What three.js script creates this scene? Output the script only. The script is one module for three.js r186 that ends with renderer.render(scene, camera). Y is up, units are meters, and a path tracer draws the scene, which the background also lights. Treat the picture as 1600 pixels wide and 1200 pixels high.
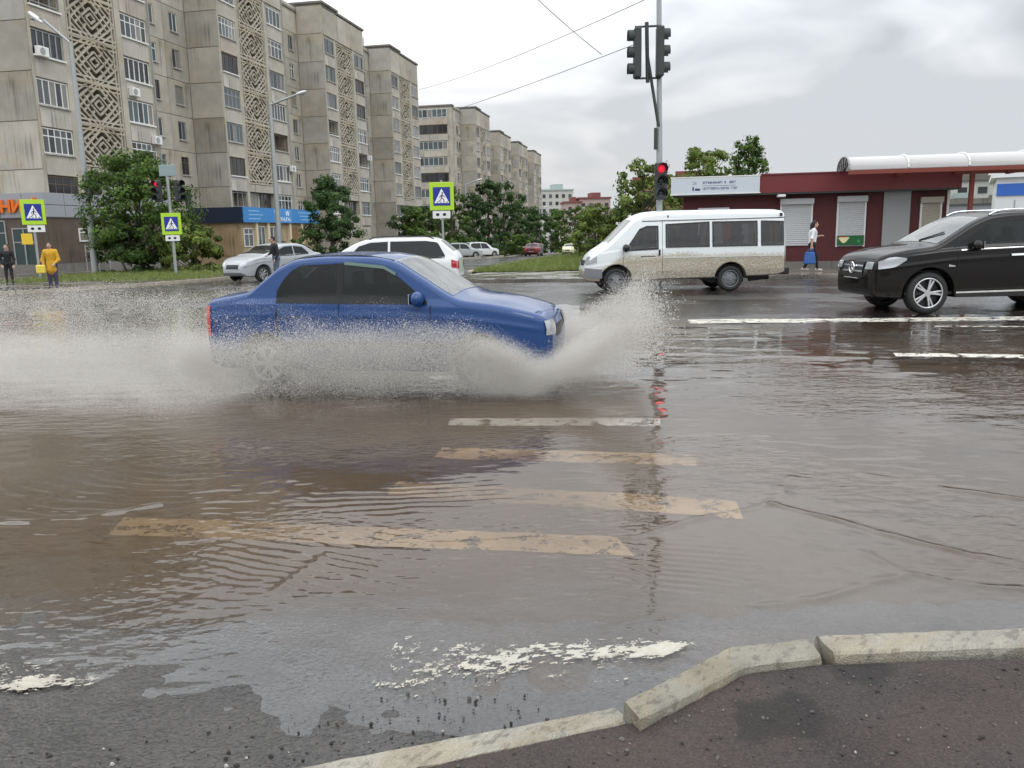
import * as THREE from 'three';
import { mergeGeometries, mergeVertices } from 'three/addons/utils/BufferGeometryUtils.js';
import { RoundedBoxGeometry } from 'three/addons/geometries/RoundedBoxGeometry.js';
import { MarchingCubes } from 'three/addons/objects/MarchingCubes.js';

// ---------- camera ----------
const scene = new THREE.Scene();
const camera = new THREE.PerspectiveCamera(49.55, 4 / 3, 0.1, 2500);
camera.position.set(0, 1.7, 0);
camera.rotation.order = 'YXZ';
camera.rotation.set(-10.31 * Math.PI / 180, 0, -0.021);

// ---------- random numbers and noise ----------
function rng(seed) { let a = seed >>> 0; return () => { a = (a + 0x6d2b79f5) | 0; let t = Math.imul(a ^ (a >>> 15), 1 | a); t = (t + Math.imul(t ^ (t >>> 7), 61 | t)) ^ t; return ((t ^ (t >>> 14)) >>> 0) / 4294967296; }; }
const clamp = (x, a = 0, b = 1) => Math.min(b, Math.max(a, x)), lerp = (a, b, t) => a + (b - a) * t;
const smooth = (a, b, x) => { const t = clamp((x - a) / (b - a)); return t * t * (3 - 2 * t); };
function hash(x, y, s) { let h = Math.imul(x | 0, 374761393) ^ Math.imul(y | 0, 668265263) ^ Math.imul(s | 0, 1274126177); h = Math.imul(h ^ (h >>> 13), 1274126177); return ((h ^ (h >>> 16)) >>> 0) / 4294967296; }
const wrap = (i, p) => (p ? ((i % p) + p) % p : i);
function vnoise(x, y, s = 0, px = 0, py = px) {
  const ix = Math.floor(x), iy = Math.floor(y), fx = x - ix, fy = y - iy, u = fx * fx * fx * (fx * (fx * 6 - 15) + 10), v = fy * fy * fy * (fy * (fy * 6 - 15) + 10);
  const a = hash(wrap(ix, px), wrap(iy, py), s), b = hash(wrap(ix + 1, px), wrap(iy, py), s), c = hash(wrap(ix, px), wrap(iy + 1, py), s), d = hash(wrap(ix + 1, px), wrap(iy + 1, py), s);
  return lerp(lerp(a, b, u), lerp(c, d, u), v);
}
function fbm(x, y, oct = 4, s = 0, px = 0, py = px) { let v = 0, a = 0.5, n = 0; for (let i = 0; i < oct; i++) { v += a * vnoise(x, y, s + i * 17, px, py); n += a; a *= 0.5; x *= 2; y *= 2; px *= 2; py *= 2; } return v / n; }

// ---------- sky: bright overcast ----------
{
  const W = 2048, H = 1024, data = new Float32Array(W * H * 4);
  for (let r = 0; r < H; r++) {
    const el = ((r + 0.5) / H - 0.5) * Math.PI, y = Math.sin(el), e = Math.max(0, el * 180 / Math.PI);
    const base = 0.6 + 0.46 * smooth(0, 16, e) + 1.15 * smooth(6, 44, e);
    for (let c = 0; c < W; c++) {
      const az = ((c + 0.5) / W - 0.5) * 2 * Math.PI, x = Math.cos(az) * Math.cos(el), z = Math.sin(az) * Math.cos(el);
      let L = base, blue = 0;
      if (y > 0) {
        const k = 1 / (y + 0.16), px = x * k, pz = z * k;
        const wx = fbm(px * 1.1 + 9, pz * 1.1, 3, 71) - 0.5, wz = fbm(px * 1.1, pz * 1.1 + 5, 3, 77) - 0.5;
        const big = fbm(px * 0.55 + 18.13 + wx * 0.7, pz * 0.55 + 17.39 + wz * 0.7, 4, 11), fine = fbm(px * 2.1 + wx * 2.2, pz * 2.1 + wz * 2.2, 5, 29);
        const d = (big - 0.5) * 1.0 + (fine - 0.5) * 0.8;
        L *= 1 + (0.8 - 0.25 * smooth(15, 40, e)) * d; blue = clamp(0.42 - d * 1.3);
      }
      const i = (r * W + c) * 4;
      data[i] = L * (1 - 0.075 * blue); data[i + 1] = L * (1 - 0.012 * blue); data[i + 2] = L * (1.005 + 0.05 * blue); data[i + 3] = 1;
    }
  }
  const t = new THREE.DataTexture(data, W, H, THREE.RGBAFormat, THREE.FloatType);
  t.mapping = THREE.EquirectangularReflectionMapping; t.magFilter = THREE.LinearFilter; t.needsUpdate = true;
  scene.background = t; scene.environment = t;
}
// ---------- sun behind the cloud cover ----------
const sun = new THREE.DirectionalLight(new THREE.Color(1, 0.97, 0.92), 0.55);
sun.position.set(30, 60, 18); sun.target.position.set(0, 0, -20); sun.castShadow = true; sun.shadow.radius = 45;
Object.assign(sun.shadow.camera, { left: -80, right: 80, top: 80, bottom: -80, near: 1, far: 300 }); sun.shadow.mapSize.set(2048, 2048);
scene.add(sun, sun.target);
// ---------- renderer ----------
const renderer = new THREE.WebGLRenderer({ antialias: true });
renderer.toneMapping = THREE.LinearToneMapping; renderer.toneMappingExposure = 1.0; renderer.shadowMap.enabled = true;

// ---------- naming ----------
const taken = new Map();
function numbered(n) { const k = taken.get(n) ?? -1; taken.set(n, k + 1); return k < 0 ? n : n + '_' + String(k + 1).padStart(3, '0'); }
function tag(o, label, category, group, kind) { if (label) o.userData.label = label; if (category) o.userData.category = category; if (group) o.userData.group = group; if (kind) o.userData.kind = kind; return o; }
function thing(name, label, category, pos = [0, 0, 0], turn = 0, group) { const o = new THREE.Group(); o.name = numbered(name); o.position.set(...pos); o.rotation.y = turn; scene.add(o); return tag(o, label, category, group); }
function mesh(name, geo, mat, parent = scene) { const g = Array.isArray(geo) ? merge(geo) : geo; const m = new THREE.Mesh(g, mat); m.name = parent === scene ? numbered(name) : name; m.castShadow = m.receiveShadow = true; parent.add(m); return m; }
function struct(name, geo, mat, label) { const m = mesh(name, geo, mat); return tag(m, label, null, null, 'structure'); }
function part(name, parent, pos, turn = 0) { const o = new THREE.Group(); o.name = name; if (pos) o.position.set(...pos); o.rotation.y = turn; parent.add(o); return o; }
function merge(list) {
  const gs = list.map((g) => { let q = g.index ? g.toNonIndexed() : g; for (const k of Object.keys(q.attributes)) if (!['position', 'normal', 'uv', 'color'].includes(k)) q.deleteAttribute(k); return q; });
  const all = gs.every((g) => g.attributes.color); if (!all) gs.forEach((g) => g.attributes.color && g.deleteAttribute('color'));
  gs.forEach((g) => { if (!g.attributes.uv) g.setAttribute('uv', new THREE.BufferAttribute(new Float32Array(g.attributes.position.count * 2), 2)); });
  return gs.length > 1 ? mergeGeometries(gs) : gs[0];
}
// box uv in metres, by the way each face points
function metricUV(g, ox = 0, oy = 0) {
  const p = g.attributes.position, n = g.attributes.normal, uv = new Float32Array(p.count * 2);
  for (let i = 0; i < p.count; i++) {
    const ax = Math.abs(n.getX(i)), ay = Math.abs(n.getY(i)), az = Math.abs(n.getZ(i));
    uv[i * 2] = (ax > ay && ax > az ? p.getZ(i) : p.getX(i)) + ox; uv[i * 2 + 1] = (ay > ax && ay > az ? p.getZ(i) : p.getY(i)) + oy;
  }
  g.setAttribute('uv', new THREE.BufferAttribute(uv, 2)); return g;
}
function box(w, h, d, x = 0, y = 0, z = 0, ry = 0) { const g = new THREE.BoxGeometry(w, h, d); if (ry) g.rotateY(ry); g.translate(x, y, z); return metricUV(g); }
// box from corner to corner
const span = (x0, x1, y0, y1, z0, z1) => box(x1 - x0, y1 - y0, z1 - z0, (x0 + x1) / 2, (y0 + y1) / 2, (z0 + z1) / 2);
function rbox(w, h, d, r, x = 0, y = 0, z = 0, seg = 2) { const g = new RoundedBoxGeometry(w, h, d, seg, Math.min(r, w / 2.01, h / 2.01, d / 2.01)); g.translate(x, y, z); return g; }
function bar(a, b, r0, r1 = r0, seg = 8) {
  const A = new THREE.Vector3(...a), B = new THREE.Vector3(...b), d = B.clone().sub(A), g = new THREE.CylinderGeometry(r1, r0, d.length(), seg, 1);
  g.applyQuaternion(new THREE.Quaternion().setFromUnitVectors(new THREE.Vector3(0, 1, 0), d.clone().normalize())); const m = A.add(B).multiplyScalar(0.5); g.translate(m.x, m.y, m.z); return g;
}
// square bar between two points in the xy plane
function flatBar(x0, y0, x1, y1, w, z0, z1) { const L = Math.hypot(x1 - x0, y1 - y0), g = new THREE.BoxGeometry(L, w, z1 - z0); g.rotateZ(Math.atan2(y1 - y0, x1 - x0)); g.translate((x0 + x1) / 2, (y0 + y1) / 2, (z0 + z1) / 2); return metricUV(g); }
const groundY = (x, z) => -0.02 * Math.max(0, -z - 46);

// ---------- textures ----------
function tex(w, h, fn, srgb = false) {
  const d = new Uint8Array(w * h * 4);
  for (let y = 0; y < h; y++) for (let x = 0; x < w; x++) { const c = fn(x / w, y / h, x, y), i = (y * w + x) * 4; for (let k = 0; k < 3; k++) { let v = Array.isArray(c) ? c[k] : c; if (srgb) v = v <= 0.0031308 ? v * 12.92 : 1.055 * Math.pow(Math.max(v, 0), 1 / 2.4) - 0.055; d[i + k] = clamp(v) * 255; } d[i + 3] = 255; }
  const t = new THREE.DataTexture(d, w, h); t.wrapS = t.wrapT = THREE.RepeatWrapping; t.magFilter = THREE.LinearFilter; if (srgb) t.colorSpace = THREE.SRGBColorSpace; t.needsUpdate = true; return t;
}
function scaled(t, sx, sy = sx) { const c = t.clone(); c.repeat.set(sx, sy); c.needsUpdate = true; return c; }
function canvasTex(w, h, draw) { const c = document.createElement('canvas'); c.width = w; c.height = h; draw(c.getContext('2d'), w, h); const t = new THREE.CanvasTexture(c); t.colorSpace = THREE.SRGBColorSpace; t.needsUpdate = true; return t; }
const lin = (r, g, b) => new THREE.Color().setRGB(r, g, b);
const std = (c, roughness = 0.8, more = {}) => new THREE.MeshStandardMaterial({ color: Array.isArray(c) ? lin(...c) : c, roughness, ...more });
const phy = (c, roughness, more = {}) => new THREE.MeshPhysicalMaterial({ color: Array.isArray(c) ? lin(...c) : c, roughness, ...more });
const mul = (c, k) => [c[0] * k, c[1] * k, c[2] * k];
// ---------- shared textures and materials ----------
// weathered concrete: mottling, pitting and narrow run-off streaks (tile 6 m)
const texConcrete = tex(768, 768, (u, v) => {
  const m = fbm(u * 6, v * 6, 5, 3, 6), g = vnoise(u * 380, v * 380, 5, 380), st = fbm(u * 60, v * 3, 3, 41, 60, 3), pat = smooth(0.52, 0.7, fbm(u * 4, v * 4, 4, 55, 4));
  const k = 0.88 + 0.42 * (m - 0.5) + 0.1 * (g - 0.5) - 0.36 * Math.pow(clamp((st - 0.48) * 2.6), 1.2) * smooth(0.4, 0.62, fbm(u * 5, v * 2, 3, 91, 5, 2));
  return [k * (1 - 0.02 * pat), k * (1 - 0.05 * pat), k * (1 - 0.14 * pat)];
}, true);
const bumpGrit = tex(512, 512, (u, v) => 0.5 * vnoise(u * 128, v * 128, 7, 128) + 0.3 * vnoise(u * 256, v * 256, 8, 256) + 0.2 * fbm(u * 16, v * 16, 3, 9, 16));
const cT = scaled(texConcrete, 1 / 6), cG = scaled(bumpGrit, 1 / 1.5);
const concrete = (c, r = 0.9) => std(c, r, { map: cT, bumpMap: cG, bumpScale: 0.006 });
const M = {
  wall: concrete([0.48, 0.445, 0.375]), wallPanels: [[0.500, 0.466, 0.401], [0.455, 0.420, 0.356], [0.411, 0.385, 0.329], [0.447, 0.426, 0.380], [0.377, 0.352, 0.300]].map((c) => concrete(c)),
  parapets: [[0.531, 0.503, 0.445], [0.508, 0.476, 0.406], [0.478, 0.447, 0.392], [0.503, 0.448, 0.386]].map((c) => concrete(c)),
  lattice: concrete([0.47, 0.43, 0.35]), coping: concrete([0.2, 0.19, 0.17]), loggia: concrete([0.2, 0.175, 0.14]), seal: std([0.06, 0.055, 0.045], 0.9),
  frameWhite: std([0.72, 0.72, 0.7], 0.45), frameGrey: std([0.3, 0.31, 0.31], 0.6), frameBrown: std([0.1, 0.07, 0.05], 0.6), frameGreen: std([0.2, 0.24, 0.2], 0.6), sill: concrete([0.5, 0.49, 0.46]),
  panes: [[0.035, 0.04, 0.045], [0.02, 0.022, 0.025], [0.09, 0.095, 0.1], [0.2, 0.19, 0.17]].map((c) => phy(c, 0.08, { ior: 1.52 })),
  paneSky: phy([0.06, 0.09, 0.1], 0.06, { ior: 1.6 }),
  steel: std([0.4, 0.41, 0.41], 0.5, { metalness: 0.5 }), galv: std([0.36, 0.38, 0.38], 0.5, { metalness: 0.35, bumpMap: cG, bumpScale: 0.002 }), darkMetal: std([0.035, 0.04, 0.04], 0.5), black: std([0.015, 0.015, 0.016], 0.55),
  tyre: std([0.018, 0.018, 0.018], 0.75), rim: std([0.6, 0.61, 0.62], 0.28, { metalness: 0.85 }), rimSteel: std([0.22, 0.23, 0.24], 0.5, { metalness: 0.5 }), chrome: std([0.75, 0.76, 0.78], 0.15, { metalness: 1 }),
  carGlass: phy([0.01, 0.012, 0.013], 0.03, { ior: 1.42 }), tint: phy([0.13, 0.145, 0.145], 0.02, { ior: 1.32, transmission: 0.92, thickness: 0 }), screen: phy([0.55, 0.6, 0.59], 0.02, { ior: 2.0, transmission: 0.95, thickness: 0 }), trim: std([0.03, 0.03, 0.032], 0.8), seam: std([0.006, 0.006, 0.007], 0.7), rubber: std([0.02, 0.02, 0.02], 0.6), lampGlass: phy([0.4, 0.42, 0.44], 0.12, { clearcoat: 1, metalness: 0.3 }), tail: phy([0.45, 0.012, 0.016], 0.15, { clearcoat: 1 }), plate: std([0.75, 0.75, 0.74], 0.4),
  wood: std([0.07, 0.05, 0.035], 0.9), yellowGreen: std([0.42, 0.66, 0.03], 0.5), signBlue: std([0.012, 0.04, 0.2], 0.4), signWhite: std([0.7, 0.7, 0.69], 0.5),
};
// ---------- ground: road, puddle, pavements ----------
const edgePts = [[-60, -4.2], [-6, -3.4], [-2.1, -3.06], [-1.3, -2.9], [-0.8, -2.74], [-0.3, -2.66], [0.44, -2.7], [1.2, -2.85], [4, -2.9], [60, -2.9]];
function poly1(pts, x) { if (x <= pts[0][0]) return pts[0][1]; for (let i = 1; i < pts.length; i++) if (x <= pts[i][0]) return lerp(pts[i - 1][1], pts[i][1], (x - pts[i - 1][0]) / (pts[i][0] - pts[i - 1][0])); return pts[pts.length - 1][1]; }
function roadY(x, z) {
  const d = z - poly1(edgePts, x);
  const near = d > 0 ? 0.045 * d : d > -0.7 ? 0.028 * d : -0.0196 + 0.07 * (d + 0.7);
  const farZ = x < 0 ? -21 : lerp(-21, -15.5, smooth(0, 4, x));
  const far = (farZ - z) * 0.012;
  let y = Math.max(-0.085, near, far); y = Math.min(y, d > 0 ? 0.06 : 0.014);
  const n = (fbm(x * 0.55 + 40, z * 0.55, 4, 5) - 0.5) * 0.03 + (z > -9 && Math.abs(x) < 6 ? (fbm(x * 9, z * 9, 3, 15) - 0.5) * 0.011 : 0);
  return y + n * (z < -26 ? 0.3 : 1) + groundY(x, z);
}
function axis(breaks) { const out = []; for (const [a, b, s] of breaks) for (let v = a; v < b - 1e-6; v += s) out.push(v); out.push(breaks[breaks.length - 1][1]); return out; }
function sheet(xs, zs, fy, fuv = (x, z) => [x, -z]) {   // a height field, x rightwards, z running away from the viewer
  const nx = xs.length, nz = zs.length, P = new Float32Array(nx * nz * 3), U = new Float32Array(nx * nz * 2), I = [];
  for (let j = 0; j < nz; j++) for (let i = 0; i < nx; i++) { const k = j * nx + i; P[k * 3] = xs[i]; P[k * 3 + 1] = fy(xs[i], zs[j]); P[k * 3 + 2] = zs[j]; const uv = fuv(xs[i], zs[j]); U[k * 2] = uv[0]; U[k * 2 + 1] = uv[1]; }
  for (let j = 0; j < nz - 1; j++) for (let i = 0; i < nx - 1; i++) { const a = j * nx + i, b = a + 1, c = a + nx, d = c + 1; I.push(a, b, c, b, d, c); }
  const g = new THREE.BufferGeometry(); g.setAttribute('position', new THREE.BufferAttribute(P, 3)); g.setAttribute('uv', new THREE.BufferAttribute(U, 2)); g.setIndex(I); g.computeVertexNormals();
  if (g.attributes.normal.getY(0) < 0) { const ix = g.index.array; for (let i = 0; i < ix.length; i += 3) { const t = ix[i]; ix[i] = ix[i + 1]; ix[i + 1] = t; } g.computeVertexNormals(); }
  return g;
}
const texAsphalt = tex(1024, 1024, (u, v) => {
  const g = vnoise(u * 340, v * 340, 2, 340), s = vnoise(u * 170, v * 170, 4, 170), b = fbm(u * 5, v * 5, 5, 6, 5), st = hash(Math.floor(u * 340), Math.floor(v * 340), 33) > 0.965 ? 1 : 0;
  const k = 0.5 + 0.4 * (g - 0.5) + 0.34 * (s - 0.5) + 0.6 * (b - 0.5) + 0.4 * st;
  return [k, k * 0.96, k * 0.92];
}, true);
const bumpAsphalt = tex(1024, 1024, (u, v) => 0.45 * vnoise(u * 300, v * 300, 12, 300) + 0.35 * vnoise(u * 150, v * 150, 13, 150) + 0.2 * fbm(u * 20, v * 20, 3, 14, 20));
const roughWet = tex(1024, 1024, (u, v) => { const b = fbm(u * 7, v * 7, 5, 61, 7); return 0.08 + 0.4 * smooth(0.45, 0.68, b) + 0.12 * vnoise(u * 120, v * 120, 9, 120); });
const matRoad = std([0.062, 0.057, 0.053], 0.75, { map: scaled(texAsphalt, 1 / 2.6), bumpMap: scaled(bumpAsphalt, 1 / 2.6), bumpScale: 0.005, roughnessMap: scaled(roughWet, 1 / 9) });
{
  const xs = axis([[-700, -200, 60], [-200, -60, 14], [-60, -12, 1.6], [-12, -3, 0.18], [-3, 3, 0.035], [3, 12, 0.18], [12, 60, 1.6], [60, 200, 14], [200, 700, 60]]);
  const zs = axis([[-2.2, 6, 1.2]]).reverse().concat(axis([[2.24, 5.2, 0.035], [5.2, 24, 0.22], [24, 60, 2], [60, 300, 12], [300, 900, 60]]).map((v) => -v));
  struct('road', sheet(xs, zs, roadY), matRoad, 'wet dark asphalt road running under the puddle and across the junction');
}
// --- puddle surface: chop, ring waves and the little ridges where flows meet ---
const ridges = [   // [points x,z ..., height, width]
  [[[0.62, -4.46], [1.1, -4.72], [1.62, -4.95]], 0.004, 0.028], [[[1.62, -4.95], [1.75, -5.12], [1.92, -5.5]], 0.007, 0.05], [[[1.62, -4.95], [1.95, -4.6], [2.25, -4.2], [2.55, -3.98]], 0.0065, 0.03],
  [[[1.8, -4.75], [2.1, -4.35], [2.6, -3.85]], 0.004, 0.022], [[[1.85, -4.15], [1.95, -3.86], [2.2, -3.72], [2.6, -3.6]], 0.006, 0.03], [[[1.1, -3.55], [1.5, -3.68], [1.93, -3.82]], 0.005, 0.028], [[[2.6, -5.35], [3.0, -5.05], [3.5, -4.7]], 0.006, 0.035], [[[2.4, -5.6], [2.8, -5.25], [3.3, -4.85]], 0.004, 0.03],
  [[[-0.42, -4.4], [0.2, -4.44], [0.62, -4.46]], 0.004, 0.02], [[[-1.5, -4.5], [-0.9, -4.32], [-0.3, -4.28]], 0.003, 0.02], [[[-1.0, -4.25], [-1.08, -4.05], [-1.2, -3.85]], 0.007, 0.03], [[[-1.35, -3.38], [-0.9, -3.24], [-0.2, -3.18]], 0.0025, 0.012], [[[-3.2, -4.95], [-2.75, -5.0], [-2.35, -5.25]], 0.006, 0.03],
];
function distLine(x, z, pts) { let b = 1e9; for (let i = 1; i < pts.length; i++) { const [ax, az] = pts[i - 1], [bx, bz] = pts[i], dx = bx - ax, dz = bz - az, t = clamp(((x - ax) * dx + (z - az) * dz) / (dx * dx + dz * dz)), ex = x - ax - dx * t, ez = z - az - dz * t; const d = ex * ex + ez * ez; if (d < b) b = d; } return Math.sqrt(b); }
function waterY(x, z) {
  const D = -z, wob = fbm(x * 1.6, z * 1.6, 3, 21) - 0.5, far = smooth(5, 9, D);
  let h = 0;
  const calm = 0.45 + 0.55 * smooth(0.35, 0.65, fbm(x * 0.5 + 3, z * 0.9, 3, 81));
  if (D < 10) {
    h += (fbm(x * 5 + wob * 2, z * 11, 3, 23) - 0.5) * 0.0045 * calm * (1 - far);                       // small cross-flow chop
    const a = Math.exp(-(((x + 1.15) / 0.75) ** 2 + ((z + 4.15) / 0.5) ** 2));                           // wave train at the left
    if (a > 0.02) h += Math.sin((x * 0.42 - z * 0.9) * 2 * Math.PI / 0.085 + wob * 14 + 2.4 * vnoise(x * 5, z * 5, 48)) * 0.0021 * a * (0.3 + 1.2 * vnoise(x * 9, z * 9, 44));
    const b = Math.exp(-(((x + 0.6) / 0.7) ** 2 + ((z + 5.25) / 0.32) ** 2));
    if (b > 0.02) h += Math.sin((z + 0.06 * x) * 2 * Math.PI / 0.11 + wob * 8) * 0.002 * b * (0.4 + vnoise(x * 6, z * 12, 45));
    const c = Math.exp(-(((x + 3.0) / 1.0) ** 2 + ((z + 5.4) / 0.7) ** 2));
    if (c > 0.02) { const r = Math.hypot(x + 2.3, (z + 7.2)); h += Math.sin(r * 2 * Math.PI / 0.13 + wob * 9 + 2.4 * vnoise(x * 4, z * 4, 49)) * 0.003 * c; }
    const e = Math.exp(-(((x - 2.6) / 1.3) ** 2 + ((z + 4.3) / 0.9) ** 2));
    if (e > 0.02) h += (fbm(x * 7 - z * 5, z * 8 + x * 4, 3, 26) - 0.5) * 0.008 * e;
    const f = Math.exp(-(((x - 0.75) / 0.3) ** 2 + ((z + 4.0) / 0.35) ** 2));
    if (f > 0.02) h += Math.sin((z * 0.95 - x * 0.3) * 2 * Math.PI / 0.07 + wob * 8) * 0.0011 * f;
    for (const [pts, amp, wd] of ridges) { const d = distLine(x + wob * 0.12, z + wob * 0.1, pts); if (d < wd * 3) h += 1.35 * amp * Math.exp(-((d / wd) ** 2)) * (0.35 + vnoise(x * 8, z * 8, 47)); }
  }
  const s = smooth(4.5, 8, D);
  if (s > 0) h += s * ((fbm(x * 1.3 + wob, z * 2.6, 3, 31) - 0.5) * 0.02 + (fbm(x * 3.1, z * 6.3, 2, 36) - 0.5) * 0.007) * (0.45 + 0.9 * smooth(-2, 5, x) * smooth(0.4, 0.65, fbm(x * 0.4, z * 0.8, 3, 83)) + 0.5 * smooth(-2, -6, x));
  // bow wave and wake beside the blue car
  const bw = Math.exp(-(((x - 0.2) / 1.2) ** 2 + ((z + 8.9) / 0.5) ** 2)); h += bw * (fbm(x * 4, z * 6, 3, 39) - 0.4) * 0.05;
  const wk = smooth(-3.2, -4.4, x) * Math.exp(-(((z + 10.6) / 1.7) ** 2)); h += wk * (fbm(x * 1.2, z * 5, 4, 43) - 0.42) * 0.09;
  return h;
}
const bumpWater = tex(2048, 2048, (u, v) => { const k = 0.12 + 0.88 * smooth(0.42, 0.66, fbm(u * 5, v * 7, 4, 50, 5, 7)); return 0.5 + k * (0.55 * (fbm(u * 44, v * 100, 3, 52, 44, 100) - 0.5) + 0.45 * (fbm(u * 110, v * 210, 2, 57, 110, 210) - 0.5)); });
const texMurk = tex(512, 512, (u, v) => { const b = fbm(u * 4, v * 6, 5, 66, 4, 6), c = fbm(u * 9 + 2 * b, v * 13, 4, 68, 9, 13), k = 0.8 + 0.5 * (b - 0.5) + 0.3 * (c - 0.5); return [k, k * (0.97 + 0.06 * (b - 0.5)), k * (0.93 + 0.12 * (b - 0.5))]; }, true);
const siltAlpha = tex(512, 512, (u, v) => 0.2 + 0.5 * smooth(0.25, 0.75, fbm(u * 6, v * 6, 5, 69, 6)));
const matWater = phy([1, 1, 1], 0.045, { ior: 1.42, bumpMap: scaled(bumpWater, 1 / 7.7), bumpScale: 0.0062, transmission: 1, thickness: 0 });
const matSilt = phy([0.165, 0.112, 0.067], 1, { map: scaled(texMurk, 1 / 7), specularIntensity: 0, transparent: true, opacity: 0.45, alphaMap: scaled(siltAlpha, 1 / 6) });
{
  const xs = axis([[-34, -12, 0.4], [-12, -4, 0.09], [-4, -3, 0.04], [-3, 3.2, 0.02], [3.2, 5, 0.04], [5, 13, 0.1], [13, 34, 0.4]]);
  const zs = axis([[2.45, 6, 0.02], [6, 9, 0.035], [9, 14, 0.06], [14, 24, 0.12]]).map((v) => -v);
  const W = struct('puddle_water', sheet(xs, zs, waterY), matWater, 'muddy rain puddle flooding the road and the crossing');
  // silt hanging in the water: thin veils at several depths, so deeper water hides more of the road
  const cx = axis([[-34, -12, 2], [-12, 13, 0.5], [13, 34, 2]]), cz = axis([[2.45, 24, 0.5]]).map((v) => -v);
  [-0.01, -0.026, -0.044, -0.064].forEach((y, i) => tag(mesh('silt_veil', sheet(cx, cz, () => y, (x, z) => [x + i * 1.9, -z + i * 2.7]), matSilt, W), null, null, null, 'stuff'));
}
// --- white stripes of the flooded crossing, lane lines, worn edge line ---
const flecks = (dens, seed) => tex(1024, 512, (u, v) => { const n = fbm(u * 42, v * 21, 5, seed, 0), b = fbm(u * 9, v * 5, 3, seed + 3), g = vnoise(u * 230, v * 110, seed + 7); return smooth(0.5, 0.53, n * 0.46 + b * 0.3 + g * 0.14 + dens(u, v) * 0.34 - 0.125); });
const wornA = flecks((u, v) => Math.max(Math.exp(-(((v - 0.62 - 0.1 * u) / 0.2) ** 2)) * (0.35 + 0.65 * smooth(0.3, 0.85, u)) * smooth(1, 0.9, u), 0.75 * Math.exp(-(((u - 0.42) / 0.2) ** 2 + ((v - 0.5) / 0.28) ** 2)), 0.7 * Math.exp(-(((u - 0.12) / 0.16) ** 2 + ((v - 0.2 - 0.3 * u) / 0.08) ** 2))) * smooth(0, 0.05, Math.min(u, v, 1 - v)), 101);
const wornB = flecks((u, v) => Math.max(0.95 * Math.exp(-(((u - 0.72) / 0.17) ** 2 + ((v - 0.38 - 0.2 * (u - 0.72)) / 0.2) ** 2)), 0.7 * Math.exp(-(((v - 0.72) / 0.16) ** 2)) * smooth(0.75, 0.3, u)) * smooth(0, 0.06, Math.min(1 - u, v, 1 - v)), 141);
const softAlpha = tex(512, 512, (u, v) => smooth(0.37, 0.42, fbm(u * 18, v * 18, 4, 111, 18) * 0.75 + 0.25 * vnoise(u * 120, v * 120, 3, 120)));
const texPaint = tex(256, 256, (u, v) => { const k = 0.86 + 0.3 * (fbm(u * 8, v * 8, 4, 120, 8) - 0.5); return [k, k * 0.98, k * 0.93]; }, true);
const matPaint = std([0.6, 0.58, 0.53], 0.5, { map: scaled(texPaint, 1 / 1.2), alphaMap: scaled(softAlpha, 1 / 1.5), alphaTest: 0.5 });
const matStripe = std([0.85, 0.58, 0.3], 0.6, { map: scaled(texPaint, 1 / 1.2), alphaMap: scaled(softAlpha, 1 / 1.5), alphaTest: 0.5 });
const matWorn = (a) => std([0.44, 0.42, 0.36], 0.6, { map: texPaint, alphaMap: a, alphaTest: 0.5 });
function marking(name, c, mat, label, lift = 0.006, n = 40, m = 8, own = false) {   // c: four corners [x,z]: near-left, near-right, far-right, far-left
  const P = [], U = [], I = [];
  for (let j = 0; j <= m; j++) for (let i = 0; i <= n; i++) { const s = i / n, t = j / m, x = lerp(lerp(c[0][0], c[1][0], s), lerp(c[3][0], c[2][0], s), t), z = lerp(lerp(c[0][1], c[1][1], s), lerp(c[3][1], c[2][1], s), t); P.push(x, roadY(x, z) + lift, z); own ? U.push(s, t) : U.push(x, -z); }
  for (let j = 0; j < m; j++) for (let i = 0; i < n; i++) { const a = j * (n + 1) + i; I.push(a, a + 1, a + n + 1, a + 1, a + n + 2, a + n + 1); }
  const g = new THREE.BufferGeometry(); g.setAttribute('position', new THREE.Float32BufferAttribute(P, 3)); g.setAttribute('uv', new THREE.Float32BufferAttribute(U, 2)); g.setIndex(I); g.computeVertexNormals();
  return struct(name, g, mat, label);
}
marking('crossing_stripe', [[-2.5, -4.88], [0.66, -4.36], [0.6, -4.66], [-2.56, -5.22]], matStripe, 'nearest tan stripe of the flooded crossing');
marking('crossing_stripe', [[-0.9, -5.56], [1.42, -4.94], [1.47, -5.28], [-0.85, -5.88]], matStripe, 'tan crossing stripe under water, second from the viewer');
marking('crossing_stripe', [[-0.65, -6.5], [1.4, -6.13], [1.46, -6.48], [-0.6, -6.86]], matStripe, 'tan crossing stripe under water, third from the viewer');
marking('crossing_stripe', [[-0.6, -7.5], [1.33, -7.3], [1.38, -7.62], [-0.6, -7.8]], matPaint, 'farthest whitish stripe of the crossing, beyond the tan ones', 0.05);
marking('lane_line', [[3.28, -15.12], [13, -14.1], [13, -14.72], [3.35, -15.7]], matPaint, 'long white lane line in front of the dark car', 0.012);
marking('lane_line', [[4.95, -10.58], [8.4, -9.85], [8.5, -10.2], [5.03, -10.84]], matPaint, 'short white lane line at the right edge, nearer than the long one', 0.088);
marking('lane_line', [[6.9, -13.42], [9.4, -13.0], [9.4, -13.12], [6.9, -13.52]], matPaint, 'thin white lane line between the two wider ones at right', 0.08);
marking('edge_line', [[-0.62, -2.8], [0.42, -2.93], [0.86, -3.26], [-0.5, -3.36]], matWorn(wornA), 'worn white edge line flaking by the kerb end', 0.012, 80, 30, true);
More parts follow.
